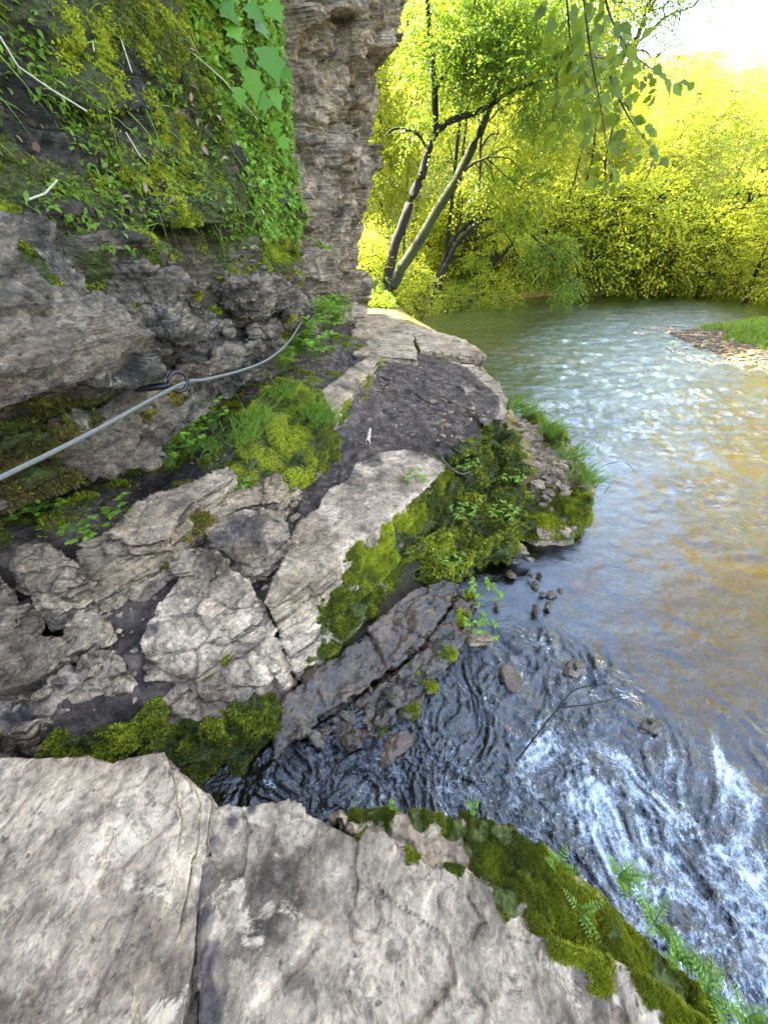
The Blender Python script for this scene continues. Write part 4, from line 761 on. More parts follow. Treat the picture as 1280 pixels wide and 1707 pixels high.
# ------------------------------------------------------------------ cable and eye bolt
def spline(P, m):
    P = np.array(P, float); t = np.linspace(0, len(P)-1, m); i = np.clip(t.astype(int), 0, len(P)-2); f = (t-i)[:, None]
    g = lambda k: P[np.clip(k, 0, len(P)-1)]
    return .5*((2*g(i))+(-g(i-1)+g(i+1))*f+(2*g(i-1)-5*g(i)+4*g(i+1)-g(i+2))*f**2+(-g(i-1)+3*g(i)-3*g(i+1)+g(i+2))*f**3)
cp = [PX(-120, 850, -1.45), PX(0, 796, -1.32), PX(150, 722, -1.22), PX(300, 641, -1.12), PX(345, 632, -1.05), PX(400, 618, -1.0), PX(445, 600, -.95), PX(478, 573, -.92), PX(500, 540, -.92), PX(516, 505, -.93), PX(519, 494, -1.0), PX(520, 488, -1.2)]
cpl = spline(cp, 900); T = unit(np.gradient(cpl, axis=0)); ref = np.array([0, 0, 1.]); s1 = unit(np.cross(T, ref)); s2 = np.cross(T, s1)
arc = np.concatenate([[0], np.cumsum(np.linalg.norm(np.diff(cpl, axis=0), axis=1))]); Ps = []
for k in range(6):
    ph_ = arc/.011+k*2*pi/6; Ps.append(cpl+(s1*np.cos(ph_)[:, None]+s2*np.sin(ph_)[:, None])*.0062)
V, Fc = tubes(np.array(Ps), np.full((6, 900), .003), 6)
cab = empty('steel_cable', tuple(cpl[0]), 'twisted steel hand cable slung along the rock wall above the ledge', 'cable')
mesh('cable', V, Fc, M['steel'], cab)
# frayed loop at the far fixing
e_ = PX(514, 498, -.93); P = np.array([[e_+np.array([.02*k*sgn, -.02, -.05*k]) for k in range(4)] for sgn in (-1, .4)])+rng.normal(size=(2, 4, 3))*.006
V, Fc = tubes(P, np.full((2, 4), .006), 5); mesh('cable_end', V, Fc, M['steel'], cab)
rb = PX(297, 636, -1.13); bolt = empty('eye_bolt', tuple(rb), 'black iron eye bolt in the wall with the steel cable through its ring', 'eye bolt')
t = np.linspace(0, 2*pi, 33); ax1 = unit(np.array([.55, .75, .1])); ax2 = np.array([-.1, 0, 1.]); P = (rb+ax1*.052*np.cos(t)[:, None]+ax2*.05*np.sin(t)[:, None])[None]
V, Fc = tubes(P, np.full((1, 33), .0105), 10); mesh('ring', V, Fc, M['iron'], bolt)
P = np.array([[rb-ax1*.05, rb-ax1*.07+np.array([-.03, 0, 0]), rb-ax1*.085+np.array([-.06, .0, 0]), rb-ax1*.09+np.array([-.15, .0, -.01])]]); V, Fc = tubes(P, np.array([[.014, .02, .018, .018]]), 10); mesh('shank', V, Fc, M['iron'], bolt)
# ------------------------------------------------------------------ loose stones, sticks, roots
def stone_mesh(seed, flat=.45):
    bm = bmesh.new(); bmesh.ops.create_icosphere(bm, subdivisions=3, radius=1); me = bpy.data.meshes.new('stone'); bm.to_mesh(me); bm.free()
    v = np.zeros(len(me.vertices)*3, np.float32); me.vertices.foreach_get('co', v); v = v.reshape(-1, 3).astype(float); n = unit(v)
    v = v*(1+facets(v+seed*3.1, (1.1,)*3, .5, seed)[:, None]+.12*fbm(v*2+seed, 4, seed)[:, None]); v = np.sign(v)*np.abs(v)**.85; v[:, 2] *= flat
    me.vertices.foreach_set('co', v.astype(np.float32).ravel())
    for k in ('moss', 'mud'): me.attributes.new(k, 'FLOAT', 'POINT')
    me.update(); return me
SM = [stone_mesh(k, [.35, .5, .3, .6][k % 4]) for k in range(6)]
for k, m_ in enumerate(SM): m_.materials.append(M['ledge'] if k < 4 else M['wet'])
def stones(pts, smin, smax, label, group, wet=False, zf=None):
    for a_, b_, z_ in pts:
        q = PZ(a_, b_, z_) if zf is None else np.array([a_, b_, z_])
        o = bpy.data.objects.new('stone', SM[(4 if wet else 0)+rng.integers(2 if wet else 4)]); COL.objects.link(o)
        s_ = smin+(smax-smin)*rng.random()**2; o.location = (q[0], q[1], q[2]+s_*.15); o.scale = (s_*(1+.6*rng.random()), s_*(.7+.4*rng.random()), s_); o.rotation_euler = (rng.normal()*.2, rng.normal()*.2, rng.random()*6.3)
        tag(o, label, 'stone', group)
def seg_pts(l, n, jit, z=None):
    l = np.array(l, float); t = rng.random(n)*(len(l)-1); i = t.astype(int); f = (t-i)[:, None]; p = l[i]*(1-f)+l[i+1]*f; p[:, :2] += rng.normal(size=(n, 2))*jit; return p
stones(seg_pts([(475, 860, .5), (490, 830, .5), (515, 790, .48), (545, 740, .47), (590, 680, .48)], 42, (9, 9)), .012, .045, 'small broken stone in the gutter between moss bank and pale slab', 'gutter stones')
stones(seg_pts([(585, 680, .49), (610, 650, .49), (630, 640, .49), (640, 615, .49)], 18, (14, 8)), .02, .06, 'pale stone chip lying by the mossy kerb', 'stone chips by the kerb')
stones(seg_pts([(690, 735, .46), (760, 700, .46), (800, 690, .46), (740, 650, .47)], 26, (30, 14)), .015, .05, 'dark stone lying in the trodden mud', 'stones in the mud')
stones(seg_pts([(860, 730, .33), (900, 780, .33), (930, 800, .3), (890, 840, .25)], 45, (14, 16)), .02, .06, 'flat stone chip on the gravelly top of the river outcrop', 'stones on the outcrop')
stones(seg_pts([(880, 900, .1), (900, 950, .03), (870, 990, .02), (900, 1010, .02), (940, 950, .0)], 14, (22, 22)), .02, .06, 'wet dark stone at the water edge below the outcrop', 'stones at the water edge', True)
stones(seg_pts([(500, 1240, .0), (600, 1210, .02), (640, 1160, .05), (700, 1120, .05)], 20, (25, 18)), .015, .045, 'small wet pebble under the wet slabs', 'pebbles under the slabs', True)
stones([(955, 1115, .0), (1080, 1210, -.01), (660, 1245, .0), (850, 1140, -.01), (640, 1195, .03)], .05, .09, 'dark wet rock just breaking the surface of the rapids', 'rocks in the rapids', True)
stones([(800, 1070, .04), (905, 890, .14), (940, 885, .12), (865, 915, .1)], .05, .07, 'flat pale angular stone near the water', 'flat pale stones')
stones(seg_pts([(200, 1010, .47), (190, 1060, .42), (60, 1170, .36), (430, 960, .45), (230, 960, .5)], 30, (14, 14)), .01, .03, 'small dark crumb of stone in the hollows between rocks', 'crumbs in the hollows')
# gravel bar stones: the largest seen as things, the rest as one cover of pebbles
def bar_pts(n, k0, k1):
    out = []
    while len(out) < n:
        x_, y_ = 6.4+6*rng.random()**1.4, 6.6+6*rng.random()
        s_ = sdist(np.array([x_]), np.array([y_]))[0]
        if k0 < s_ < k1: out.append((x_, y_, ground_h(np.array([x_]), np.array([y_]))[0]+.01 if s_ < -.1 else -.01))
    return out
stones(bar_pts(60, -1.0, .3), .04, .09, 'rounded stone of the gravel bar across the river', 'gravel bar stones', zf=1)
bp = np.array(bar_pts(5000, -2.2, .7)); sv = np.zeros(len(SM[0].vertices)*3, np.float32)
bm = bmesh.new(); bmesh.ops.create_icosphere(bm, subdivisions=1, radius=1); bv = np.array([v_.co for v_ in bm.verts]); bf = np.array([[v_.index for v_ in f_.verts] for f_ in bm.faces]); bm.free()
sc_ = (.012+.04*rng.random((len(bp), 1, 1))**2)*np.array([1.3, .9, .5]); V = bp[:, None]+bv[None]*sc_*(.8+.4*rng.random((len(bp), len(bv), 1)))
Fc = (np.arange(len(bp))[:, None, None]*len(bv)+bf[None]).reshape(-1, 3)
tag(mesh('gravel', V.reshape(-1, 3), Fc, M['gravel'], attrs={'moss': np.zeros(V.shape[0]*V.shape[1])}, smooth=False), 'dark wet pebbles covering the gravel bar across the river', 'gravel', kind='stuff')
# crumbs and grit trodden into the path and lying in the hollows
def grit(label, reg, n, s0, s1, mat, cond, name='grit'):
    q_, N_, _ = sample((reg[0], reg[1], reg[2], np.ones(len(reg[0]))), n, .1, cond); k_ = vn(q_*3, 55)+.5*vn(q_*9, 56) > -.25; q_ = q_[k_]
    s_ = (s0+(s1-s0)*rng.random((len(q_), 1, 1))**3)*np.array([1.2, .9, .6]); a_ = rng.random(len(q_))*6.3; ca, sa = np.cos(a_)[:, None], np.sin(a_)[:, None]
    W2 = bv[None]*s_*(.65+.7*rng.random((len(q_), len(bv), 1))); W2 = np.stack([W2[..., 0]*ca-W2[..., 1]*sa, W2[..., 0]*sa+W2[..., 1]*ca, W2[..., 2]], -1)+q_[:, None]
    Fc = (np.arange(len(q_))[:, None, None]*len(bv)+bf[None]).reshape(-1, 3); z0 = np.zeros(len(q_)*len(bv))
    return tag(mesh(name, W2.reshape(-1, 3), Fc, M[mat], attrs={'moss': z0, 'mud': z0}, smooth=False), label, 'grit', kind='stuff')
grit('small stone crumbs trodden into the muddy path', REGP, 5200, .004, .02, 'ledge', lambda q, n: (q[:, 0] > -1.9)*(q[:, 1] < 8)*(n[:, 2] > .6))
grit('earthy crumbs and leaf litter filling the hollows of the ledge', REGP, 6000, .004, .016, 'mud', lambda q, n: (q[:, 0] > -2.4)*(q[:, 1] < 3.2)*(n[:, 2] > .5))
p_, N_, _ = sample((PV, PF, REGP[2], np.ones(len(PV))), 500, .1, lambda q, n: (q[:, 0] > -2.3)*(q[:, 1] < 4)*(n[:, 2] > .6)); herb_stuff('brown leaf litter in the hollows between the ledge rocks', 'dead_leaves', p_, N_, .025, 'dead', 1, 'dead leaves')
# stick, roots
for pts, r_, nm, lab, mt in [([(612, 738, .52), (617, 715, .53)], .022, 'wood_stub', 'short bleached stub of wood lying in the mud', 'deadwood'),
        ([(727, 750, .52), (745, 775, .5), (770, 790, .47), (790, 782, .46)], .012, 'tree_root', 'thin brown root curling over the path edge', 'twig'),
        ([(690, 655, .5), (715, 672, .5), (735, 672, .5)], .008, 'stick', 'dark thin stick lying on the trodden mud', 'bark'),
        ([(985, 790, .3), (1010, 775, .45), (1040, 770, .5), (1060, 790, .48)], .003, 'bare_twig', 'fine bare twig reaching out from the outcrop over the river', 'bark'),
        ([(860, 1270, .05), (930, 1180, .14), (960, 1150, .16), (1010, 1140, .2)], .004, 'bare_twig', 'fine bare twig sticking out of the rapids', 'bark'),
        ([(930, 1180, .14), (980, 1175, .2), (1040, 1160, .2)], .003, 'bare_twig', 'second fine twig over the rapids, lying flatter', 'bark')]:
    P = spline([PZ(*q_) for q_ in pts], 14)[None]; P = P+rng.normal(size=P.shape)*r_*.15; V, Fc = tubes(P, np.linspace(r_, r_*.6, 14)[None], 7)
    tag(mesh(nm, V, Fc, M[mt]), lab, nm.replace('_', ' '))
#@@TREES
def gh(x, y): return float(ground_h(np.array([x], float), np.array([y], float))[0])
# ------------------------------------------------------------------ trees
def sprays(c, d, ln, nl, lsize, droop=.25, width=.5, flat=.35):
    """leafy sprays: twig from c along d, leaves alternating in a drooping plane"""
    n = len(c); d = unit(d); ln = np.broadcast_to(ln, n); sdv = unit(np.cross(d, np.array([0, 0, 1.])+rng.normal(size=(n, 3))*.1)); upv = unit(np.cross(sdv, d)+rng.normal(size=(n, 3))*flat)
    t = np.linspace(.12, 1, nl)[None, :, None]; P = c[:, None]+d[:, None]*ln[:, None, None]*t+np.array([0, 0, -1])*droop*ln[:, None, None]*t**2
    sg = np.where(np.arange(nl) % 2, 1, -1)[None, :, None]
    P = P+sdv[:, None]*sg*ln[:, None, None]*width*.5*rng.random((n, nl, 1))*(1.1-t*.7)
    ld = d[:, None]*.7+sdv[:, None]*sg*.8+np.array([0, 0, -.35])+rng.normal(size=(n, nl, 3))*.35
    nrm = upv[:, None]+rng.normal(size=(n, nl, 3))*.45
    L_ = lsize*(.6+.7*rng.random(n*nl)); tint = np.clip(np.repeat(rng.random(n), nl)*.6+rng.random(n*nl)*.4, 0, 1)
    tw = np.stack([c, c+d*ln[:, None]*.5-np.array([0, 0, 1])*droop*.25*ln[:, None], c+d*ln[:, None]-np.array([0, 0, 1])*droop*ln[:, None]], 1)
    return leafset(P.reshape(-1, 3), ld.reshape(-1, 3), nrm.reshape(-1, 3), L_, L_*.62, .12, tint), tw
def limb(pts, r0, r1, m=30, wob=.07, sides=8):
    P = spline(pts, m); P = P+wob*np.stack([fbm(P*1.5+k*9, 3, 300+k) for k in range(3)], 1)
    return tubes(P[None], np.linspace(r0, r1, m)[None], sides), P
def jn(tb):
    V, Fs, o = [], [], 0
    for v, f in tb: V.append(v); Fs.append(f+o); o += len(v)
    return np.vstack(V), np.vstack(Fs)
def build_tree(name, label, limbs, clumps, mat, bark, lsize, nspray, nl, ln=.7, group=None, cat='tree', base=None, droop=.25, twr=.006):
    """limbs: list of (points, r0, r1); clumps: list of (centre, (rx,ry,rz), weight)"""
    if base is None:   # root every limb that starts at the foot in the ground
        limbs = [(([np.array([l[0][0][0]-.08, l[0][0][1], gh(l[0][0][0], l[0][0][1])-.15])]+list(l[0])) if l[0][0][2] < limbs[0][0][0][2]+.3 else l[0], l[1]*(1.25 if k_ == 0 else 1), l[2]) for k_, l in enumerate(limbs)]
    base = np.array(base if base is not None else limbs[0][0][0], float); root = empty(name, tuple(base), label, cat, group)
    tb = []; sk = []
    for pts, r0, r1 in limbs: t_, P = limb(pts, r0, r1); tb.append(t_); sk.append(P)
    skp = np.vstack(sk)
    V, Fc = jn(tb); mesh('trunk', V, Fc, M[bark], root)
    wts = np.array([c_[2] for c_ in clumps], float); wts /= wts.sum(); C_, D_ = [], []
    for (cc, rad, _), wt in zip(clumps, wts):
        n = max(2, int(nspray*wt)); u = unit(rng.normal(size=(n, 3))); r = rng.random((n, 1))**.45
        p = np.array(cc)+u*r*np.array(rad); C_.append(p); near = skp[((p[:, None]-skp[None, ::3])**2).sum(2).argmin(1)*3]
        D_.append(unit(p-near)*.8+u*np.array([.6, .6, .1])+rng.normal(size=p.shape)*.35)
    C_ = np.vstack(C_); D_ = np.vstack(D_); (v, f, t), tw = sprays(C_, D_, ln*(.6+.6*rng.random(len(C_))), nl, lsize, droop)
    mesh('crown', v, f, M[mat], root, attrs={'tint': t})
    # branches joining clumps and twigs
    P = []
    for cc, rad, _ in clumps:
        cc = np.array(cc); nb = 3
        for k in range(nb):
            e = cc+unit(rng.normal(size=3))*np.array(rad)*.8; s0 = skp[((skp-e)**2).sum(1).argmin()]; mid = (s0+e)/2+np.array([0, 0, .12])*np.linalg.norm(e-s0)+rng.normal(size=3)*.08*np.linalg.norm(e-s0)
            P.append(spline([s0, mid, e], 8))
    P = np.array(P); Vb, Fb = tubes(P, np.linspace(twr*3, twr*.9, 8)[None]*np.ones((len(P), 1)), 5); Vt, Ft = tubes(tw, np.linspace(twr*.6, twr*.3, 3)[None]*np.ones((len(tw), 1)), 3)
    V, Fc = jn([(Vb, Fb), (Vt, Ft)]); mesh('branches', V, Fc, M[bark], root)
    return root
def Y(px, py, d): return PY(px, py, d)
# mid distance trees on the left bank
YT = 13.2
build_tree('leaning_tree', 'dark forked trunk leaning right on the bank just past the cliff', [
    ([Y(640, 478, YT), Y(660, 405, YT), Y(690, 320, YT), Y(710, 265, YT), Y(728, 215, YT)], .13, .085),
    ([Y(728, 215, YT), Y(722, 150, YT), Y(720, 80, YT), Y(714, 0, YT), Y(705, -160, YT)], .085, .045),
    ([Y(728, 215, YT), Y(755, 198, YT-.2), Y(800, 185, YT-.4), Y(850, 150, YT-.6), Y(930, 120, YT-1)], .085, .025),
    ([Y(716, 250, YT), Y(695, 225, YT), Y(660, 215, YT), Y(645, 225, YT)], .04, .015),
    ([Y(722, 150, YT), Y(760, 90, YT), Y(790, 20, YT), Y(800, -60, YT)], .05, .02)],
    [(Y(740, 30, YT), (.9, .7, .55), 3), (Y(800, 70, YT-.5), (.9, .7, .5), 4), (Y(860, 120, YT-.8), (.9, .7, .4), 4), (Y(920, 160, YT-1), (.9, .6, .4), 3), (Y(790, 140, YT-.3), (.8, .6, .35), 3), (Y(720, 100, YT), (.6, .5, .4), 1.5), (Y(760, -60, YT), (1.3, 1, .6), 2), (Y(850, 20, YT-.4), (.9, .8, .4), 2), (Y(700, 215, YT), (.4, .3, .2), .6), (Y(930, 60, YT-.8), (.7, .6, .4), 1.6)],
    'leaf', 'bark', .07, 1500, 20, .7)
build_tree('leaning_tree', 'moss covered trunk leaning far right behind the dark forked one', [
    ([Y(652, 482, YT+.5), Y(680, 430, YT+.6), Y(720, 365, YT+.7), Y(765, 290, YT+.8), Y(800, 215, YT+.8), Y(840, 110, YT+.8), Y(858, 20, YT+.8), Y(880, -120, YT+.8)], .14, .07),
    ([Y(840, 110, YT+.8), Y(900, 60, YT+1), Y(940, -30, YT+1)], .1, .05), ([Y(765, 290, YT+.8), Y(790, 270, YT+.6), Y(810, 262, YT+.4)], .05, .02)],
    [(Y(870, 60, YT+1), (1.3, 1, .8), 3), (Y(950, 40, YT+1), (1.2, 1, .7), 2.5), (Y(800, 0, YT+1), (1.4, 1, .7), 2), (Y(900, 230, YT+1), (1, .8, .5), 2.4), (Y(800, 300, YT+.6), (.5, .4, .35), .6), (Y(980, 150, YT+1), (.9, .8, .5), 1.4), (Y(860, 330, YT+1), (.8, .6, .4), 1.2)],
    'midleaf', 'mossbark', .07, 1100, 18, .7)
build_tree('bent_tree', 'thin dark twin stemmed tree bending over the river edge', [
    ([Y(718, 500, YT+3.4-1.2), Y(735, 455, YT+3.4-1.2), Y(768, 400, YT+3.4-1.3), Y(800, 372, YT+3.4-1.4), Y(820, 365, YT+3.4-1.4)], .085, .05),
    ([Y(722, 492, YT+3.4-1.2), Y(740, 430, YT+3.4-1.1), Y(775, 375, YT+3.4-1.1), Y(820, 348, YT+3.4-1.2), Y(850, 355, YT+3.4-1.4), Y(890, 395, YT+3.4-1.7), Y(930, 440, YT+3.4-1.9), Y(950, 470, YT+3.4-2)], .075, .014),
    ([Y(748, 430, YT+3.4-1.2), Y(770, 340, YT+3.4-1.2), Y(752, 270, YT+3.4-1.2), Y(745, 235, YT+3.4-1.2)], .03, .012), ([Y(820, 365, YT+3.4-1.4), Y(850, 400, YT+3.4-1.6), Y(870, 440, YT+3.4-1.8)], .025, .008),
    ([Y(780, 395, YT+3.4-1.3), Y(765, 430, YT+3.4-1.4), Y(740, 445, YT+3.4-1.5)], .02, .006)],
    [(Y(860, 360, YT+3.4-1.6), (.7, .5, .3), 2), (Y(920, 420, YT+3.4-1.8), (.5, .4, .3), 2), (Y(945, 470, YT+3.4-2), (.3, .25, .15), 1), (Y(820, 320, YT+3.4-1.4), (.6, .4, .3), 1.4), (Y(880, 300, YT+3.4-1.5), (.7, .5, .3), 1.4), (Y(745, 280, YT+3.4-1.2), (.35, .3, .2), .5)],
    'leaf', 'bark', .07, 560, 16, .65, droop=.35)
build_tree('bent_tree', 'small crooked dark stem low on the bank right of the twin stems', [
    ([Y(788, 492, YT+3.4), Y(812, 470, YT+3.4), Y(822, 445, YT+3.4), Y(850, 410, YT+3.4), Y(860, 380, YT+3.4)], .09, .03), ([Y(822, 445, YT+3.4), Y(828, 400, YT+3.4), Y(820, 360, YT+3.4)], .03, .01)],
    [(Y(860, 400, YT+3.4), (.6, .5, .3), 1), (Y(830, 350, YT+3.4), (.6, .5, .3), 1), (Y(800, 430, YT+3.4), (.4, .4, .2), .6)], 'midleaf', 'bark', .08, 200, 14, .55)
# overhanging twigs with larger leaves close above the river
for k, (pts, lab) in enumerate([([(960, -120), (975, 10), (985, 90), (1000, 170), (1012, 250), (1020, 300)], 'leafy beech like twig hanging lowest over the river'),
        ([(1000, -120), (1010, 0), (1040, 70), (1080, 110), (1125, 130)], 'leafy twig reaching farthest right against the white sky'),
        ([(930, -120), (945, 0), (950, 60), (965, 130), (960, 200)], 'leafy twig hanging at the left of the overhanging group'),
        ([(1015, 120), (1035, 170), (1055, 205), (1085, 245)], 'short leafy side twig below the one against the sky'),
        ([(975, 90), (1020, 100), (1060, 115)], 'short leafy twig crossing the middle of the overhanging group')]):
    dd = 3.3+.15*k; P = spline([PY(a_, b_, dd+.1*j) for j, (a_, b_) in enumerate(pts)], 30); root = empty('hanging_twig', tuple(P[0]), lab, 'twig', 'overhanging leafy twigs')
    V, Fc = tubes(P[None], np.linspace(.008, .002, 30)[None], 5); mesh('twig', V, Fc, M['twig'], root)
    n = 18+7*len(pts); i = np.linspace(3, 29, n).astype(int); c = P[i]; T = unit(np.gradient(P, axis=0))[i]; sg = np.where(np.arange(n) % 2, 1, -1)[:, None]
    d = np.array([1., 0, 0])*sg*.8+T*.3+np.array([0, 0, -.45])+rng.normal(size=(n, 3))*.3; nr = np.array([.1, -.95, .4])+rng.normal(size=(n, 3))*.4; sz = .08*(.6+.7*rng.random(n))
    c2 = c+unit(d)*(.02+.13*rng.random((n, 1))); v, f, t = leafset(c2, d, nr, sz, sz*.66, .1, kind='oval'); mesh('leaves', v, f, M['near_twig_leaf'], root, attrs={'tint': t})
# background tree prototypes -----------------------------------------
def proto(hgt, cw, mat, bark, label, group, nspray=1250, lsize=.088, low=.3, r=.16, name='tree'):
    top = np.array([rng.normal()*.5, rng.normal()*.5, hgt]); mid = top*.5+np.array([rng.normal()*.25, rng.normal()*.25, 0])
    limbs = [([np.zeros(3), mid, top], r, .03)]; cl = []
    for k in range(13):
        z = hgt*(low+(1-low)*(k+.5)/13); az = k*2.4+rng.random(); f = math.sin(pi*min(1, (z/hgt-low)/(1-low)*.8+.2))
        e = np.array([cos(az)*cw*f*.7, sin(az)*cw*f*.7, z+.2]); s0 = mid*min(1, z/hgt*2) if z < hgt/2 else mid+(top-mid)*(z/hgt*2-1)
        s0 = s0-np.array([0, 0, .4]); limbs.append(([s0, (s0+e)/2+np.array([0, 0, .2]), e], .05, .015)); cl.append((e, (cw*.42, cw*.42, hgt*.065+.25), 1))
    return build_tree(name, label, limbs, cl, mat, bark, lsize, nspray, 18, 1.0, group, base=(0, 0, 0), twr=.012)
def copy_tree(o, loc, rz, sc, label, group):
    c = o.copy(); COL.objects.link(c); c.location = loc; c.rotation_euler = (0, 0, rz); c.scale = (sc, sc, sc*(.9+.25*rng.random())); c['label'] = label; c['group'] = group
    for ch in o.children: d = ch.copy(); COL.objects.link(d); d.parent = c
    return c
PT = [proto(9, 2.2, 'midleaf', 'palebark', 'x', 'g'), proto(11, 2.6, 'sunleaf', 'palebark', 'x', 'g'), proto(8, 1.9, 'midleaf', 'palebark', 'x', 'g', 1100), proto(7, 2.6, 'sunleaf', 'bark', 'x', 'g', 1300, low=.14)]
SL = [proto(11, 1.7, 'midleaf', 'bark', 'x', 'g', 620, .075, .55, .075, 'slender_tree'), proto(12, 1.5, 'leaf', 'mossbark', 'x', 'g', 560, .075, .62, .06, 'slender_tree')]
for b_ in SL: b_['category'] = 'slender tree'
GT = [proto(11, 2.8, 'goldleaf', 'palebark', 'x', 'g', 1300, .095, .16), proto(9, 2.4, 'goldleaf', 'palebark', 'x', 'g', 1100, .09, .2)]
BS = [proto(2.2, 1.4, 'sunleaf', 'bark', 'x', 'g', 420, .09, .05, .03, 'bush'), proto(1.6, 1.3, 'midleaf', 'bark', 'x', 'g', 400, .08, .05, .03, 'bush')]
for b_ in BS: b_['category'] = 'bush'
used = set()
def put(P_, i, x, y, rz, sc, lab, grp):
    o = P_[i]; loc = (x, y, gh(x, y)-.1)
    if id(o) in used: return copy_tree(o, loc, rz, sc, lab, grp)
    used.add(id(o)); o.location = loc; o.rotation_euler = (0, 0, rz); o.scale = (sc,)*3; o['label'] = lab; o['group'] = grp; return o
rg = np.random.default_rng(21)
# far bank: a row of low bright trees at the water, higher to the left
for k in range(26):
    px = 720+k*26+rg.normal()*8; q = PZ(px, 489-2*(px > 1000), 0); yb = 19.5+1.2*rg.random()+.05*k; x = q[0]*(yb/q[1]) if q[1] else q[0]
    put(BS, k % 2, x, yb+.2, rg.random()*6, .9+.6*rg.random(), 'sunlit bush leaning over the waterline of the far bank', 'bushes along the far bank')
def hcap(x, y, sc, hh):   # keep crowns under the skyline the wood has in this valley
    r = x/y; py = 112 if r > .36 else (45 if r > .25 else (-60+80*rng.random()))
    a_ = ray(900, py); return min(sc, (H+a_[2]/a_[1]*y-gh(x, y))/hh/1.14)
LAB_L = 'slender sunlit tree in the wood left of the river bend'; LAB_R = 'sunlit yellow green tree on the slope across the river'
n_ = 0
for k in range(400):   # wood on the left and centre
    x = -7+22*rg.random(); y = 16.5+22*rg.random()
    if sdist(np.array([x]), np.array([y]))[0] > -1.2 or (y < 18 and x < -1): continue
    if y < 21 and x > 8: continue
    i_ = int(rg.integers(4)); sc0 = hcap(x, y, .75+.35*rg.random(), (9, 11, 8, 7)[i_])
    if sc0 < .2: continue
    put(PT, i_, x, y, rg.random()*6, sc0, LAB_L, 'trees of the wood past the cliff'); n_ += 1
    if n_ > 40: break
n_ = 0
for k in range(900):
    a_ = math.atan2(1.0, 1.75)-radians(12)+radians(48)*rg.random(); r_ = 24+50*rg.random()**1.2
    x, y = r_*sin(a_), r_*cos(a_)
    if sdist(np.array([x]), np.array([y]))[0] > -1.5: continue
    g0 = gh(x, y); lim = (H+ray(1200, 118)[2]/ray(1200, 118)[1]*y)-g0
    if x/y < .36: lim = lim*1.5
    i_ = int(rg.integers(4)); sc0 = min(.7+.3*rg.random(), lim/(9, 11, 8, 7)[i_]/1.12)
    if sc0 < .28: continue
    gd = rg.random() < .35
    put(GT if gd else PT, i_ % 2 if gd else i_, x, y, rg.random()*6, min(sc0, lim/(11, 9)[i_ % 2]/1.12) if gd else sc0, LAB_R if not gd else 'tree with golden light coloured into its leaves on the slope across the river', 'trees on the slope across the river'); n_ += 1
    if n_ > 95: break
for k, (px, d_) in enumerate([(640, 17.5), (668, 19), (735, 17.5), (752, 20), (790, 18.5), (842, 19.5), (856, 21), (905, 20.2), (948, 21), (985, 20.6)]):
    q = PY(px, 470, d_); put(SL, k % 2, q[0], d_, k*1.7, .8+.3*rg.random(), 'slim tall trunk with its leaves only near the top, standing in the sunlit wood', 'slim trunks in the wood')
# right bank trees; the unseen tall ones are added for gold reflections in water
for (x, y, s_, i, lab) in [(15.5, 15.8, .8, 3, 'tree spreading low over the river from the right edge'), (15.2, 13.2, 1.25, 1, 'tall tree cut by the right edge behind the gravel bar'), (14.5, 17.4, .55, 3, 'low leaning tree at the river bend on the right'), (18.5, 16.2, 1.35, 0, 'tallest tree behind the low spreading one on the right'), (13.6, 10.5, 1.3, 1, 'unseen tall tree added on the right bank for gold reflection, outside the grass'), (12.2, 7.5, 1.1, 3, 'unseen broad tree added on the right bank for gold reflection, nearer than the grass'), (12.5, 3, 1.0, 0, 'unseen tree added on the right bank for gold reflection, nearest to the rapids'), (17.5, 12, 1.4, 3, 'unseen tree added in the second row of the right bank for gold reflection')]:
    put(GT if s_ > .9 else PT, i % 2 if s_ > .9 else i, x, y, x*3, s_, lab, 'trees of the right bank')
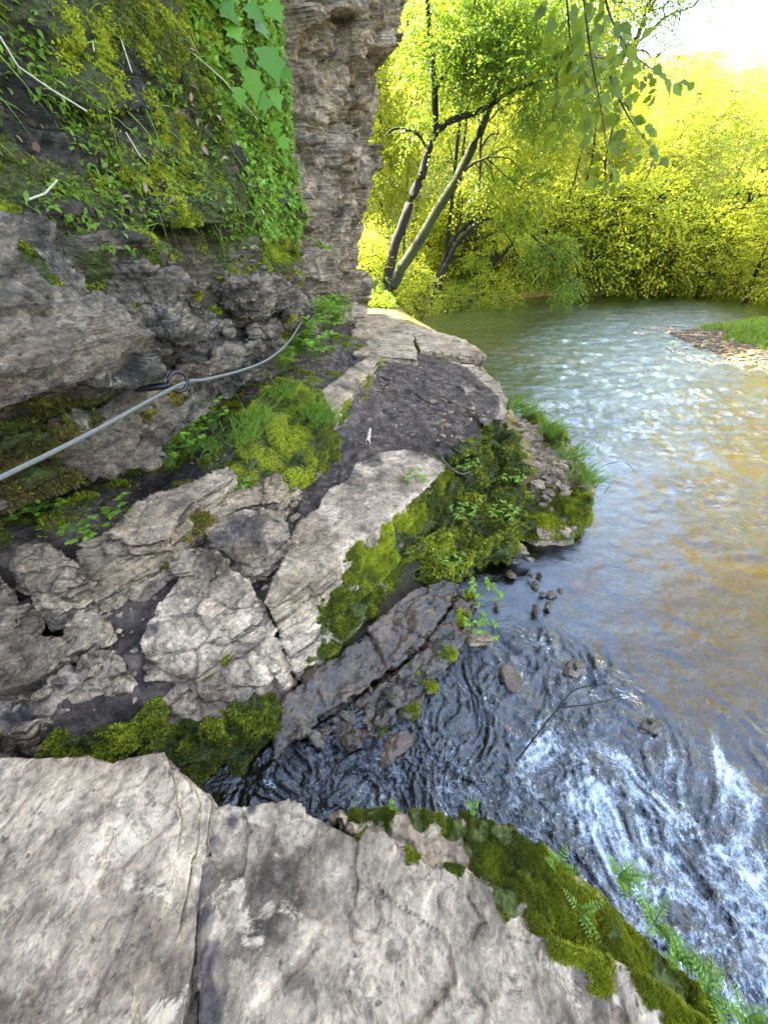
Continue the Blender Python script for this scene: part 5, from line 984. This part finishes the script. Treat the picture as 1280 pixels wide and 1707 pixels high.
# grass on the gravel bar and undergrowth on the left bank
def ground_cover(n, xr, yr, test, ln, label, mat='grass', wd=.012, cat='grass', name='grass'):
    x = xr[0]+(xr[1]-xr[0])*rng.random(n); y = yr[0]+(yr[1]-yr[0])*rng.random(n); k = test(x, y, sdist(x, y)); x, y = x[k], y[k]
    p = np.column_stack([x, y, ground_h(x, y)]); d = np.column_stack([rng.normal(size=(len(x), 2))*.4, np.ones(len(x))])
    v, f, t = blades(p, d, ln*(.5+rng.random(len(x))), wd, .5, seg=3); return tag(mesh(name, v, f, M[mat], attrs={'tint': t}), label, cat, kind='stuff')
ground_cover(60000, (7.8, 16), (7.5, 15.5), lambda x, y, s: (s < -.65+.5*vn(np.stack([x, y, 0*x], 1), 4)), .22, 'bright green grass on the gravel bar at the right edge', wd=.02)
ground_cover(60000, (-3, 7), (11.5, 20), lambda x, y, s: (s < -.15) & (s > -4) & (vn(np.stack([x*1.3, y*1.3, 0*x], 1), 6) > -.35) & ((y > 13) | (x < .3)), .22, 'low green growth on the bank beneath the leaning trees', mat='leaf', wd=.05, cat='undergrowth', name='undergrowth')
for k, (px, py, d_, s_, lab) in enumerate([(612, 455, 13.5, .35, 'small bush at the foot of the cliff beside the path'), (625, 440, 15, .5, 'bush behind the base of the leaning trees'), (690, 480, 14.5, .4, 'bush between the leaning trees and the twin stems'), (760, 480, 15.5, .45, 'bush low behind the crooked stem'), (820, 470, 16.5, .5, 'bush near the river at the right of the crooked stem')]):
    q = PY(px, py, d_); put(BS, k % 2, q[0], d_, k*1.3, s_*1.3, lab, 'bushes on the left bank')
# mossy rocks at the water edge near the leaning trees
for k, (px, py, lab) in enumerate([(640, 500, 'mossy rock at the end of the path by the leaning trees'), (668, 488, 'mossy rock right of the leaning trunks'), (690, 498, 'low mossy rock at the water edge past the slabs'), (610, 492, 'mossy rock nearest to the cliff foot'), (655, 512, 'flat mossy stone at the waterline behind the far slab')]):
    q = PZ(px, py, .15); o = bpy.data.objects.new('mossy_rock', SM[k % 4].copy()); COL.objects.link(o); o.location = tuple(q); o.scale = (.5, .4, .45); o.rotation_euler = (0, 0, k)
    a_ = o.data.attributes['moss'].data; a_.foreach_set('value', np.full(len(a_), .7, np.float32)); tag(o, lab, 'rock', 'mossy rocks at the river bend')
